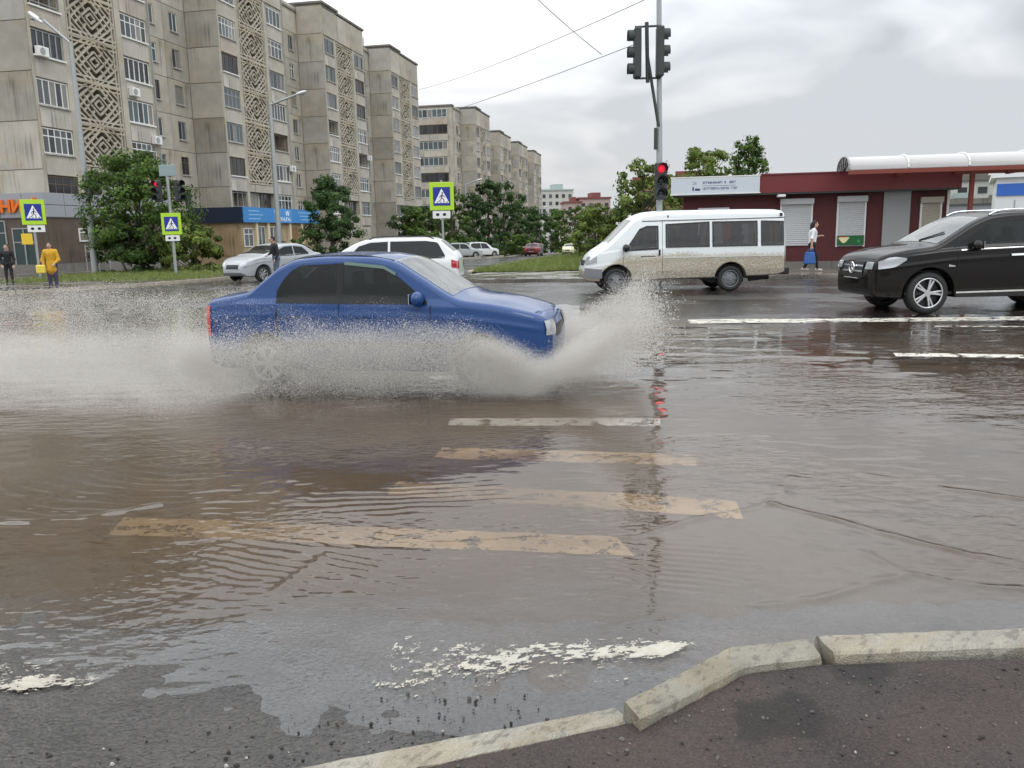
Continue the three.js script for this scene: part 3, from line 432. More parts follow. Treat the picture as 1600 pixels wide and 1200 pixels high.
  { const p = mesh('side_panel', panelShape(3.4, 2.5, 0.06, 2), std([0.42, 0.31, 0.18], 0.95, { map: cT, bumpMap: cG, bumpScale: 0.02 }), B); p.rotation.y = Math.PI / 2; p.position.set(18.87, 1.6, -0.4); }
}
{
  const B = thing('apartment_block', 'second beige apartment block farther down the street, stepping downhill', 'building', blockO, blockTurn), R = rng(8), b = [-1.2, -3.0, -3.1, -3.2];
  for (let i = 0; i < 4; i++) { blockSection(B, 107.3 + 20.6 * i, b[i], R, { v: i, far: true }); blockRecess(B, 107.3 + 20.6 * i - (i ? 9.2 : 4.7), b[i], R, i ? 9.2 : 4.7); }
  // rows of balconies across its near end
  const base = -1.2;
  mesh('wall', span(101.6, 102.6, base - 4, 24.6 + base, -12.4, -2.9), M.wall, B); mesh('roof_coping', span(101.4, 102.7, 24.6 + base, 24.85 + base, -12.6, -2.7), M.coping, B);
  for (let k = 0; k < ROWS + 1; k++) {
    const yt = WTOP + PITCH * k + base - 0.2, p = mesh('parapet_panel', panelShape(7.2, 1.1, 0.14, k % 3), M.parapets[k % 4], B); p.rotation.y = Math.PI / 2; p.position.set(101.4, yt - 2.1, -7.2);
    const q = windowPart(B, 'balcony_window', 101.45, yt - 0.76, -7.2, 7.0, 1.4, 7, R, k % 3 ? M.frameWhite : M.frameBrown, -Math.PI / 2);
  }
}
// ---------- buildings far off ----------
function farBlock(label, x, z, w, d, y0, y1, turn, cols, rows, mat, opt = {}) {
  const B = thing('far_building', label, 'building', [x, y0, z], turn), h = y1 - y0;
  mesh('wall', box(w, h + 4, d, 0, h / 2 - 2, 0), mat, B); mesh('roof', [box(w + 0.6, 0.5, d + 0.6, 0, h + 0.25, 0), box(w * 0.3, h * 0.09, d * 0.5, w * 0.1, h + 0.5 + h * 0.045, 0)], opt.roof ?? M.coping, B);
  const cw = w / cols, rh = h / (rows + 0.5), g = panelShape(cw * 0.46, rh * 0.5, 0.12, 0);
  for (let r = 0; r < rows; r++) for (let c = 0; c < cols; c++) { const q = mesh('window', g, M.panes[(r * 3 + c * 5) % 3], B); q.position.set(-w / 2 + cw * (c + 0.5), rh * (r + 0.75), d / 2 + 0.02); }
  if (opt.bands) for (let c = 0; c < cols; c += 2) mesh('balcony_stack', merge(Array.from({ length: rows }, (_, r) => box(cw * 0.8, rh * 0.42, 1.1, -w / 2 + cw * (c + 0.5), rh * (r + 0.35), d / 2 + 0.6))), opt.bands, B);
  return B;
}
const farWhite = std([0.5, 0.5, 0.46], 0.9), farPink = std([0.4, 0.31, 0.28], 0.9), farRed = std([0.2, 0.075, 0.06], 0.9), farTeal = std([0.35, 0.42, 0.4], 0.9);
farBlock('tall pale cream block in the far distance, left of the red and white one', 17.5, -330, 12.5, 14, -6, 17, 0.15, 5, 8, farWhite, { roof: farTeal });
farBlock('far red brown block with white balconies beyond the street trees', 25.5, -262, 9.5, 12, -5, 11.2, 0.1, 4, 6, farPink, { bands: farWhite, roof: farRed });
farBlock('small far red and white block at the end of the row', 19, -258, 4.5, 10, -5, 10, 0.1, 2, 6, farPink, { bands: farWhite, roof: farRed });
farBlock('brown house top showing behind the trees over the kiosk', 18.5, -92, 9, 8, 0, 6.6, -0.2, 4, 3, std([0.28, 0.17, 0.12], 0.9), { roof: farRed });
farBlock('pale apartment block seen under the canopy at right', 54.5, -102, 10, 12, 0, 6.4, -0.5, 5, 4, farWhite, { bands: farTeal });
farBlock('low grey building behind the kiosk under the canopy', 46, -80, 14, 8, 0, 3.4, -0.5, 6, 1, std([0.34, 0.36, 0.38], 0.8), {});
{
  const B = thing('market_hall', 'white hall with blue window bands at the right edge', 'building', [43.5, 0, -54], -0.5);
  mesh('wall', box(22, 4.5, 10, 0, 2.25, 0), std([0.66, 0.68, 0.7], 0.6), B); mesh('roof', [box(22.6, 0.3, 10.6, 0, 4.66, 0)], std([0.75, 0.76, 0.78], 0.5), B);
  const blue = phy([0.03, 0.13, 0.5], 0.15, {}), g = panelShape(1.9, 0.75, 0.1, 0); for (let i = 0; i < 11; i++) mesh('blue_window', g, blue, B).position.set(-10 + i * 2, 3.75, 5.03);
  for (let i = 0; i < 10; i++) mesh('wall_seam', box(0.06, 3.1, 0.05, -9.9 + i * 2.2, 1.55, 5.01), M.frameGrey, B);
}
// ---------- red kiosk with shutters, canopy ----------
{
  const A = [6.3, -33.0], Bp = [16.5, -31.0], L = Math.hypot(Bp[0] - A[0], Bp[1] - A[1]), turn = Math.atan2(-(Bp[1] - A[1]), Bp[0] - A[0]);
  const K = thing('kiosk', 'long low dark red kiosk with closed white shutters behind the minibus', 'kiosk', [A[0], 0.12, A[1]], turn);
  const redW = std([0.085, 0.015, 0.016], 0.7, { bumpMap: cG, bumpScale: 0.004 }), redF = std([0.15, 0.018, 0.021], 0.45), shut = std([0.5, 0.51, 0.52], 0.5), shutB = std([0.3, 0.31, 0.31], 0.55);
  mesh('wall', span(0.5, L - 0.2, 0, 2.95, -5, -0.55), redW, K); mesh('plinth', span(0.45, L - 0.15, -0.1, 0.25, -5.02, -0.45), M.coping, K);
  mesh('roof', span(0.1, L, 3.1, 3.3, -5.3, -0.1), std([0.12, 0.1, 0.1], 0.8), K);
  mesh('fascia', [span(3.32, L, 2.86, 3.52, -0.2, 0.02), span(3.32, L, 3.52, 3.57, -0.25, 0.06), span(L - 0.06, L, 2.86, 3.52, -5.3, -0.21)], redF, K);
  mesh('soffit', span(0.1, L - 0.06, 2.8, 2.86, -0.7, 0.0), M.darkMetal, K);
  const ad = canvasTex(1024, 160, (c, w, h) => {
    c.fillStyle = '#c3cbd2'; c.fillRect(0, 0, w, h); c.fillStyle = '#d4dade'; c.fillRect(0, 0, w, 16); c.fillStyle = '#27305e'; const R = rng(31); const row = (x, y, x1, h) => { while (x < x1) { const w = 10 + R() * 9; if (R() < 0.88) { c.fillRect(x, y, w * 0.34, h); c.fillRect(x, y + (R() < 0.5 ? 0 : h * 0.42), w * 0.9, h * 0.26); if (R() < 0.5) c.fillRect(x + w * 0.62, y, w * 0.3, h); } x += w + 4; } }; row(372, 40, 745, 26); c.fillRect(370, 82, 380, 4); row(372, 100, 760, 24); c.fillStyle = '#8089a0'; c.font = 'bold 46px sans-serif'; c.fillText('24', 250, 72); c.fillStyle = '#2a335c'; c.fillRect(250, 92, 18, 40); c.fillRect(280, 108, 60, 22);
  });
  const sg = new THREE.BoxGeometry(3.3, 0.6, 0.12); const sb = mesh('signboard', sg, std([1, 1, 1], 0.4, { map: ad }), K); sb.position.set(1.66, 3.2, 0.02); mesh('signboard_frame', [span(-1.68, 1.68, 0.3, 0.34, -0.08, 0.08), span(-1.68, 1.68, -0.34, -0.3, -0.08, 0.08)], M.frameWhite, sb);
  const slat = {}; // roller shutters: every slat is a piece
  function shutter(x, w, y0, y1, mat, boxed = true) {
    const g = part('shutter', K, [x, 0, -0.53]); const n = Math.round((y1 - y0 - (boxed ? 0.2 : 0)) / 0.075), h = (y1 - y0 - (boxed ? 0.2 : 0)) / n;
    const k = w.toFixed(2) + h.toFixed(3); slat[k] ??= (() => { const s = new THREE.Shape(); s.moveTo(0, -h / 2); s.lineTo(0.012, -h / 2 + 0.004); s.quadraticCurveTo(0.03, 0, 0.012, h / 2 - 0.006); s.lineTo(0, h / 2); s.lineTo(0, -h / 2); const e = new THREE.ExtrudeGeometry(s, { depth: w - 0.1, bevelEnabled: false, curveSegments: 3 }); e.rotateY(-Math.PI / 2); e.translate((w - 0.1) / 2, 0, 0); return e; })();
    for (let i = 0; i < n; i++) mesh('slat', slat[k], mat, g).position.set(0, y0 + h * (i + 0.5), 0.015);
    mesh('rail', [span(-w / 2, -w / 2 + 0.06, y0 - 0.02, y1, -0.02, 0.06), span(w / 2 - 0.06, w / 2, y0 - 0.02, y1, -0.02, 0.06)], M.frameWhite, g);
    if (boxed) mesh('shutter_box', rbox(w + 0.04, 0.22, 0.22, 0.02, 0, y1 - 0.09, 0.08), mat, g);
    return g;
  }
  shutter(1.65, 1.15, 0.95, 2.35, shut); shutter(3.35, 1.2, 0.95, 2.2, shut); shutter(4.75, 1.2, 0.85, 2.62, shut); shutter(6.75, 1.05, 0.8, 2.66, shut); shutter(9.55, 0.75, 0.6, 2.55, std([0.4, 0.37, 0.31], 0.6));
  mesh('door_panel', rbox(0.95, 2.2, 0.08, 0.01, 8.35, 1.75, -0.5), shutB, K);
  const adv = canvasTex(256, 96, (c, w, h) => { c.fillStyle = '#0f5a2c'; c.fillRect(0, 0, w, h); c.fillStyle = '#e6d9a8'; c.beginPath(); c.moveTo(10, 22); c.quadraticCurveTo(60, 8, 118, 20); c.quadraticCurveTo(80, 78, 60, 76); c.quadraticCurveTo(40, 74, 10, 22); c.fill(); c.fillStyle = '#b33a2a'; c.fillRect(20, 10, 80, 8); c.fillStyle = '#2f8a4c'; c.beginPath(); c.arc(205, 58, 16, 0, 7); c.fill(); });
  mesh('advert_panel', (() => { const g = new THREE.BoxGeometry(0.96, 0.36, 0.02); g.translate(6.75, 1.03, -0.42); return g; })(), std([1, 1, 1], 0.5, { map: adv }), K);
  const lampg = thing('wall_lamp', 'small pale lamp fitting under the red fascia', 'lamp', [A[0] + 4.05, 0, A[1] + 0.75]); mesh('casing', rbox(0.3, 0.1, 0.2, 0.03, 0, 2.86, 0), M.frameWhite, lampg);
  for (const dx of [-0.05]) mesh('corner_post', span(L - 0.3, L - 0.22, 0, 2.8, -0.62, -0.5), M.frameWhite, K);
}
{ // barrel-vaulted canopy on red posts
  const A = [12.1, -30.3], B = [23.7, -28.1], L = Math.hypot(B[0] - A[0], B[1] - A[1]), turn = Math.atan2(-(B[1] - A[1]), B[0] - A[0]);
  const C = thing('canopy', 'white barrel vaulted canopy on rusty red posts at right', 'canopy', [A[0], 0.12, A[1]], turn);
  const sheetM = phy([0.6, 0.585, 0.575], 0.35, { transmission: 0.35, thickness: 0 }), rust = std([0.2, 0.045, 0.03], 0.7, { bumpMap: cG, bumpScale: 0.004 });
  const r = 1.1, rise = 0.5, y0 = 3.52, arch = (t) => [-Math.cos(t * Math.PI) * r, y0 + Math.pow(Math.sin(t * Math.PI), 0.8) * rise];
  const n = 6, pl = L / n;
  for (let i = 0; i < n; i++) {
    const P = [], I = [], K = 18; for (let k = 0; k <= K; k++) { const [z, y] = arch(k / K); P.push(i * pl + 0.03, y, -z - r, (i + 1) * pl - 0.03, y, -z - r); }
    for (let k = 0; k < K; k++) { const a = k * 2; I.push(a, a + 1, a + 2, a + 1, a + 3, a + 2); }
    const g = new THREE.BufferGeometry(); g.setAttribute('position', new THREE.Float32BufferAttribute(P, 3)); g.setIndex(I); g.computeVertexNormals(); mesh('roof_sheet', g, sheetM, C);
  }
  for (let i = 0; i <= n; i++) { const g = []; for (let k = 0; k < 12; k++) { const [z, y] = arch(k / 12), [z1, y1] = arch((k + 1) / 12); g.push(bar([0, y + 0.02, -z - r], [0, y1 + 0.02, -z1 - r], 0.035, 0.035, 6)); } const a = mesh('rib', g, i ? M.frameWhite : M.frameGrey, C); a.position.x = i * pl; }
  const fan = []; for (let k = 2; k <= 10; k += 2) { const [z, y] = arch(k / 12); fan.push(bar([0, y0, -r - z * 0.35], [0, y, -z - r], 0.02, 0.02, 5)); } fan.push(bar([0, y0 + 0.25, -r - 0.75], [0, y0 + 0.25, -r + 0.75], 0.02, 0.02, 5)); mesh('gable_bars', fan, M.black, C);
  mesh('beam', [span(0, L, y0 - 0.16, y0 - 0.02, -0.1, 0.02), span(0, L, y0 - 0.16, y0 - 0.02, -2 * r - 0.02, -2 * r + 0.1)], rust, C);
  for (let i = 1; i <= n; i++) mesh('tie_beam', span(i * pl - 0.05, i * pl + 0.05, y0 - 0.2, y0 - 0.06, -2 * r, -0.12), rust, C);
  for (const x of [4.4, 9.2]) for (const z of [-r]) mesh('post', span(x - 0.07, x + 0.07, -0.1, y0 - 0.16, z - 0.07, z + 0.07), rust, C);
}
// ---------- street furniture ----------
const crossingTex = canvasTex(256, 256, (c, w) => {
  c.fillStyle = '#1b2f8c'; c.fillRect(0, 0, w, w); c.fillStyle = '#e9eaea'; c.beginPath(); c.moveTo(128, 20); c.lineTo(240, 222); c.lineTo(16, 222); c.closePath(); c.fill();
  c.fillStyle = '#161a2c'; c.beginPath(); c.arc(138, 82, 12, 0, 7); c.fill(); c.strokeStyle = '#161a2c'; c.lineCap = 'round'; c.lineWidth = 17; c.beginPath(); c.moveTo(136, 104); c.lineTo(126, 148); c.stroke();
  c.lineWidth = 11; c.beginPath(); c.moveTo(126, 148); c.lineTo(156, 172); c.lineTo(160, 206); c.moveTo(126, 148); c.lineTo(112, 178); c.lineTo(84, 202); c.moveTo(136, 108); c.lineTo(108, 126); c.lineTo(98, 146); c.moveTo(136, 108); c.lineTo(158, 130); c.lineTo(170, 128); c.stroke();
  c.fillStyle = '#161a2c'; for (const x of [52, 100, 148, 196]) { c.beginPath(); c.moveTo(x, 218); c.lineTo(x + 14, 200); c.lineTo(x + 24, 200); c.lineTo(x + 16, 218); c.fill(); }
});
const dotsTex = canvasTex(128, 64, (c, w, h) => { c.fillStyle = '#dcdedd'; c.fillRect(0, 0, w, h); c.fillStyle = '#15181c'; for (const x of [36, 86]) { c.beginPath(); c.arc(x, 32, 13, 0, 7); c.fill(); } });
const crossMat = std([1, 1, 1], 0.4, { map: crossingTex }), dotsMat = std([1, 1, 1], 0.5, { map: dotsTex });
function crossingSign(label, x, z, yc, s, turn, poleTop, extra = {}) {
  const y0 = groundY(x, z), g = thing('crossing_sign', label, 'road sign', [x, y0, z], turn, 'pedestrian crossing signs');
  mesh('pole', bar([0, -0.1, -0.07], [0, poleTop, -0.07], 0.042), M.galv, g);
  mesh('backing_board', rbox(s, s * 1.12, 0.03, 0.012, 0, yc, 0), M.yellowGreen, g);
  mesh('sign_face', (() => { const q = new THREE.BoxGeometry(s * 0.7, s * 0.74, 0.012); q.translate(0, yc, 0.024); return q; })(), crossMat, g);
  mesh('lower_plate', (() => { const q = new THREE.BoxGeometry(s * 0.72, s * 0.3, 0.02); q.translate(extra.px ?? 0, yc - s * 0.74, 0); return q; })(), dotsMat, g);
  if (extra.yellow) mesh('yellow_notice', rbox(0.42, 0.45, 0.03, 0.01, -0.35, yc - s * 1.2, 0), std([0.75, 0.5, 0.03], 0.5), g);
  return g;
}
crossingSign('big yellow framed crossing sign above the white crossover', -2.57, -33, 3.14, 0.94, 0.05, 3.75, { px: -0.03 });
crossingSign('yellow framed crossing sign below the far red traffic light by the tree', -15.1, -38, 2.4, 0.85, 0.12, 4.2);
crossingSign('yellow framed crossing sign turned aside at the far left edge', -20.1, -36, 2.97, 0.93, 0.75, 3.6, { yellow: true, px: 0.05 });
const lampRed = new THREE.MeshStandardMaterial({ color: lin(0.8, 0.02, 0.06), emissive: lin(1, 0.04, 0.1), emissiveIntensity: 0.28, roughness: 0.4 }), lampOff = phy([0.02, 0.022, 0.022], 0.2, {});
function signalHead(parent, name, pos, turn, h, on, wide) {   // three lamps in a housing with hoods, facing local +z
  const g = part(name, parent, pos, turn), w = h * (wide ?? 0.34), u = h / 3;
  mesh('housing', rbox(w, h, w * 0.55, 0.04), M.darkMetal, g);
  for (let i = 0; i < 3; i++) {
    const y = u * (1 - i), r = Math.min(u * 0.4, w * 0.44), l = new THREE.SphereGeometry(r, 18, 8, 0, Math.PI * 2, 0, 0.9); l.rotateX(Math.PI / 2); l.scale(1, 1, 0.5); l.translate(0, y, w * 0.275 - r * 0.28); mesh('lens', l, on && i === 0 ? lampRed : lampOff, g);
    const hood = new THREE.CylinderGeometry(r * 1.12, r * 1.12, w * (wide ? 0.5 : 0.75), 18, 1, true, -2.1, 4.2); hood.rotateX(Math.PI / 2); hood.rotateZ(Math.PI); hood.translate(0, y, w * (wide ? 0.5 : 0.62)); const inner = hood.clone().scale(0.96, 0.96, 1); mesh('hood', [hood], new THREE.MeshStandardMaterial({ color: lin(0.03, 0.035, 0.035), roughness: 0.6, side: THREE.DoubleSide }), g);
  }
  if (on) { const p = new THREE.PointLight(lin(1, 0.08, 0.12), 0.12); p.position.set(0, u, w * 1.1); p.shadow.radius = 5; p.castShadow = true; g.add(p); }
  return g;
}
{
  const T = thing('traffic_light', 'tall traffic light mast with a lit red lamp behind the minibus', 'traffic light', [4.42, 0.12, -24.9]);
  mesh('mast', [bar([0.03, -0.1, 0], [-0.02, 4.6, 0], 0.1, 0.085, 12), bar([-0.02, 4.6, 0], [-0.1, 10.5, 0], 0.075, 0.07, 12)], M.galv, T);
  mesh('bracket', [bar([-0.38, 5.7, 0.08], [-0.42, 7.32, 0.08], 0.055), bar([-0.06, 4.5, 0.1], [-0.4, 6.45, 0.1], 0.045), bar([-0.75, 5.82, 0.08], [-0.02, 5.82, 0.08], 0.03), bar([-0.75, 7.2, 0.08], [-0.02, 7.22, 0.08], 0.03), bar([-0.14, 3.85, 0.1], [-0.14, 4.45, 0.1], 0.05)], M.darkMetal, T);
  signalHead(T, 'signal_head', [-0.68, 6.5, 0.08], -Math.PI / 2, 1.34, false, 0.27); signalHead(T, 'signal_head', [-0.06, 6.5, 0.2], Math.PI / 2, 1.34, false, 0.27);
  signalHead(T, 'signal_head', [0.0, 2.95, 0.2], 0, 1.04, true);
}
{
  const T = thing('traffic_light', 'far traffic light with a lit red lamp in front of the round left tree', 'traffic light', [-15.25, 0.1, -38.4]);
  mesh('mast', bar([0, -0.1, 0], [0, 4.6, 0], 0.07), M.galv, T); mesh('bracket', bar([-0.45, 3.9, 0], [0.5, 3.9, 0], 0.03), M.darkMetal, T);
  signalHead(T, 'signal_head', [-0.42, 3.75, 0.15], -0.15, 0.95, true); signalHead(T, 'signal_head', [0.5, 3.75, 0.1], 0.9, 0.95);
  mesh('back_panel', rbox(0.75, 0.5, 0.04, 0.02, 0.05, 4.65, 0.05), std([0.25, 0.32, 0.33], 0.5), T);
}
function streetLamp(label, x, z, h, armX, armY, r = 0.11, dz = 0) {
  const y = groundY(x, z), S = thing('street_lamp', label, 'street lamp', [x, y, z], 0, 'street lamps');
  mesh('pole', [bar([0, -0.1, 0], [0, h * 0.35, 0], r * 1.3, r, 10), bar([0, h * 0.35, 0], [0, h, 0], r, r * 0.65, 10)], M.galv, S);
  mesh('arm', bar([0, h - 0.05, 0], [armX, h + armY, dz], r * 0.45), M.galv, S);
  const hd = part('lamp_head', S, [armX, h + armY, dz]), d = new THREE.SphereGeometry(0.5, 14, 8); d.scale(0.85, 0.22, 0.36); d.rotateZ(Math.atan2(armY, armX)); d.translate(Math.sign(armX) * 0.35, 0.12, 0); mesh('casing', d, M.frameWhite, hd); const b = new THREE.SphereGeometry(0.4, 12, 6, 0, 7, Math.PI / 2, Math.PI / 2); b.scale(0.8, 0.25, 0.34); b.translate(Math.sign(armX) * 0.35, 0.08, 0); mesh('glass', b, M.lampGlass, hd);
}
streetLamp('tall street lamp leaning its arm left before the near block', -20.35, -41.3, 10.9, -1.15, 1.0, 0.13);
streetLamp('street lamp with its arm to the right by the blue signboard', -15.75, -58, 10.7, 1.75, 0.55, 0.17);
streetLamp('thin street lamp behind the big crossing sign, first of the far row', -5.9, -118, 9.8, 1.6, 0.5, 0.17);
streetLamp('thin street lamp, second of the far row down the street', 5.9, -170, 8.6, 1.2, 0.4, 0.18);
streetLamp('thin street lamp, farthest of the row near the pale yellow car', 16.0, -205, 7.2, 1.2, 0.4, 0.18);
// overhead wires: hanging cables
function wire(label, a, b, sag, r = 0.012) { const A = new THREE.Vector3(...a), B = new THREE.Vector3(...b), pts = []; for (let i = 0; i <= 24; i++) { const t = i / 24, p = A.clone().lerp(B, t); p.y -= sag * 4 * t * (1 - t); pts.push(p); } tag(mesh('overhead_wire', new THREE.TubeGeometry(new THREE.CatmullRomCurve3(pts), 48, r, 5), M.frameGrey), label, 'cable', 'overhead wires'); }
wire('upper overhead wire running from the near block to the top of the picture', [-5.96, 11.52, -60.00], [4.32, 7.66, -22.00], 0.25);
wire('lower overhead wire running from the second block to the traffic light mast', [-8.51, 8.89, -60.00], [3.84, 6.95, -25.00], 0.2);
wire('short overhead wire dropping from the top edge to the lower wire', [0.57, 8.21, -24.00], [2.96, 7.02, -26.90], 0.05);
// ---------- vehicles ----------
function curve(pts) {   // monotone cubic through points
  const n = pts.length, d = [], m = []; for (let i = 0; i < n - 1; i++) d.push((pts[i + 1][1] - pts[i][1]) / (pts[i + 1][0] - pts[i][0]));
  for (let i = 0; i < n; i++) m.push(i === 0 ? d[0] : i === n - 1 ? d[n - 2] : d[i - 1] * d[i] <= 0 ? 0 : 2 * d[i - 1] * d[i] / (d[i - 1] + d[i]));
  return (x) => { if (x <= pts[0][0]) return pts[0][1]; if (x >= pts[n - 1][0]) return pts[n - 1][1]; let i = 0; while (x > pts[i + 1][0]) i++; const h = pts[i + 1][0] - pts[i][0], t = (x - pts[i][0]) / h, t2 = t * t, t3 = t2 * t; return pts[i][1] * (2 * t3 - 3 * t2 + 1) + m[i] * h * (t3 - 2 * t2 + t) + pts[i + 1][1] * (-2 * t3 + 3 * t2) + m[i + 1] * h * (t3 - t2); };
}
// x runs from the tail (0) to the nose (L), y up from the ground, z across
function shell(P) {
  const top = curve(P.top), bot = curve(P.bot), plan = curve(P.plan), belt = curve(P.belt), L = P.L;
  const archY = (x) => { let y = -1; for (const w of P.wheels) { const R = P.archR, d = x - w; if (Math.abs(d) < R) y = Math.max(y, P.wheelR + Math.sqrt(R * R - d * d)); } return y; };
  const yb = (x) => Math.max(bot(x), archY(x));
  const crease = P.crease ?? 0.012;
  const side = (x, y) => { const W = plan(x), b = belt(x); if (y > b) return W - P.shoulder * smooth(b, b + 0.07, y) - P.tumble * (y - b) - 0.05 * Math.max(0, y - b) ** 2; const t = clamp((b - y) / (b - 0.18)); return W + 0.012 * Math.sin(t * Math.PI) - P.lowIn * t * t * t + crease * Math.exp(-(((y - (b - (P.creaseAt ?? 0.12))) / 0.03) ** 2)); };
  const er = (x) => Math.min(P.edgeR ?? 0.07, (top(x) - yb(x)) * 0.4);
  const ye = (x) => top(x) - er(x), ew = (x) => Math.min(er(x) * 1.25, side(x, ye(x)) * 0.5), zE = (x) => side(x, ye(x));
  const crown = P.crown ?? 0.035;
  const yTop = (x, z) => { const w = zE(x) - ew(x), a = Math.abs(z); return a <= w ? top(x) + crown * (1 - (a / w) ** 2) : ye(x) + er(x) * Math.sqrt(Math.max(0, 1 - ((a - w) / ew(x)) ** 2)); };
  return { ...P, top, bot, plan, belt, side, yb, ye, ew, er, zE, yTop };
}
function shellGeo(S, n = 110) {
  const xs = new Set(); for (let i = 0; i <= n; i++) xs.add(+(S.L * i / n).toFixed(4));
  for (const w of S.wheels) for (let i = 0; i <= 16; i++) xs.add(+clamp(w - Math.cos(i / 16 * Math.PI) * S.archR * 0.999, 0, S.L).toFixed(4));
  for (const e of [0.004, 0.012, 0.03]) { xs.add(e); xs.add(+(S.L - e).toFixed(4)); }
  const X = [...xs].sort((a, b) => a - b), N1 = S.cuts ? 44 : 18, N2 = 6, N3 = 9, P = [], I = [];
  const rings = X.map((x) => {
    const y0 = S.yb(x), ye = S.ye(x), h = []; h.push([y0 + 0.0, 0]); h.push([y0, S.side(x, y0) - 0.16]);
    for (let i = 0; i <= N1; i++) { const y = lerp(y0, ye, i / N1); h.push([y, S.side(x, y)]); }
    const zE = S.zE(x), w = S.ew(x), r = S.er(x); for (let i = 1; i <= N2; i++) { const a = i / N2 * Math.PI / 2; h.push([ye + Math.sin(a) * r, zE - w + Math.cos(a) * w]); }
    for (let i = 1; i <= N3; i++) { const z = (zE - w) * (1 - i / N3); h.push([S.yTop(x, z), z]); }
    return [...h, ...h.slice(1, -1).reverse().map(([y, z]) => [y, -z])];
  });
  const K = rings[0].length; rings.forEach((r, i) => r.forEach(([y, z]) => P.push(X[i], y, z)));
  for (let i = 0; i < rings.length - 1; i++) for (let k = 0; k < K; k++) { const a = i * K + k, b = i * K + (k + 1) % K, c = a + K, d = b + K; if (S.cuts) { const m = [0, 1, 2].map((j) => (P[a * 3 + j] + P[b * 3 + j] + P[c * 3 + j] + P[d * 3 + j]) / 4); if (S.cuts.some((f) => f(...m))) continue; } I.push(a, b, c, b, d, c); }
  for (const i of [0, rings.length - 1]) { const c = P.length / 3, r = rings[i]; P.push(X[i] + (i ? 0.01 : -0.01), r.reduce((s, p) => s + p[0], 0) / K, 0); for (let k = 0; k < K; k++) i ? I.push(c, i * K + k, i * K + (k + 1) % K) : I.push(c, (k + 1) % K, k); }
  const g = new THREE.BufferGeometry(); g.setAttribute('position', new THREE.Float32BufferAttribute(P, 3)); g.setIndex(I); g.computeVertexNormals();
  g.setAttribute('uv', new THREE.Float32BufferAttribute(P.flatMap((_, i) => (i % 3 ? [] : [P[i], P[i + 1]])), 2)); return fixOut(g, S.L / 2, 0.7);
}
function fixOut(g, cx, cy) { const p = g.attributes.position, n = g.attributes.normal; let s = 0; for (let i = 0; i < p.count; i += 7) s += n.getX(i) * (p.getX(i) - cx) + n.getY(i) * (p.getY(i) - cy) + n.getZ(i) * p.getZ(i); if (s < 0) { const ix = g.index.array; for (let i = 0; i < ix.length; i += 3) { const t = ix[i]; ix[i] = ix[i + 1]; ix[i + 1] = t; } g.computeVertexNormals(); } return g; }
// a piece lying on the flank: between a lower and an upper outline, lifted by eps
function flank(S, sg, lower, upper, eps = 0.006, nx = 24, ny = 8, soft = false) {
  const lo = soft ? curve(lower) : (x) => poly1(lower, x), up = soft ? curve(upper) : (x) => poly1(upper, x), x0 = lower[0][0], x1 = lower[lower.length - 1][0], P = [], U = [], I = [];
  for (let j = 0; j <= ny; j++) for (let i = 0; i <= nx; i++) { const x = lerp(x0, x1, i / nx), y = lerp(lo(x), Math.max(lo(x), up(x)), j / ny); P.push(x, y, sg * (S.side(x, y) + eps)); U.push(x, y); }
  for (let j = 0; j < ny; j++) for (let i = 0; i < nx; i++) { const a = j * (nx + 1) + i; sg > 0 ? I.push(a, a + 1, a + nx + 1, a + 1, a + nx + 2, a + nx + 1) : I.push(a, a + nx + 1, a + 1, a + 1, a + nx + 1, a + nx + 2); }
  const g = new THREE.BufferGeometry(); g.setAttribute('position', new THREE.Float32BufferAttribute(P, 3)); g.setAttribute('uv', new THREE.Float32BufferAttribute(U, 2)); g.setIndex(I); g.computeVertexNormals(); return g;
}
// a piece lying on the top (windscreen, rear window): x range, share of the width
function onTop(S, x0, x1, share, eps = 0.007, nx = 20, nz = 16) {
  const P = [], U = [], I = []; for (let i = 0; i <= nx; i++) for (let j = 0; j <= nz; j++) { const x = lerp(x0, x1, i / nx), w = (S.zE(x) - S.ew(x)) * share, z = lerp(-w, w, j / nz), sl = (S.top(x + 0.01) - S.top(x - 0.01)) / 0.02, k = eps / Math.hypot(1, sl); P.push(x - sl * k, S.yTop(x, z) + k, z); U.push(x, z); }
  for (let i = 0; i < nx; i++) for (let j = 0; j < nz; j++) { const a = i * (nz + 1) + j; I.push(a, a + 1, a + nz + 1, a + 1, a + nz + 2, a + nz + 1); }
  const g = new THREE.BufferGeometry(); g.setAttribute('position', new THREE.Float32BufferAttribute(P, 3)); g.setAttribute('uv', new THREE.Float32BufferAttribute(U, 2)); g.setIndex(I); g.computeVertexNormals(); return g;
}
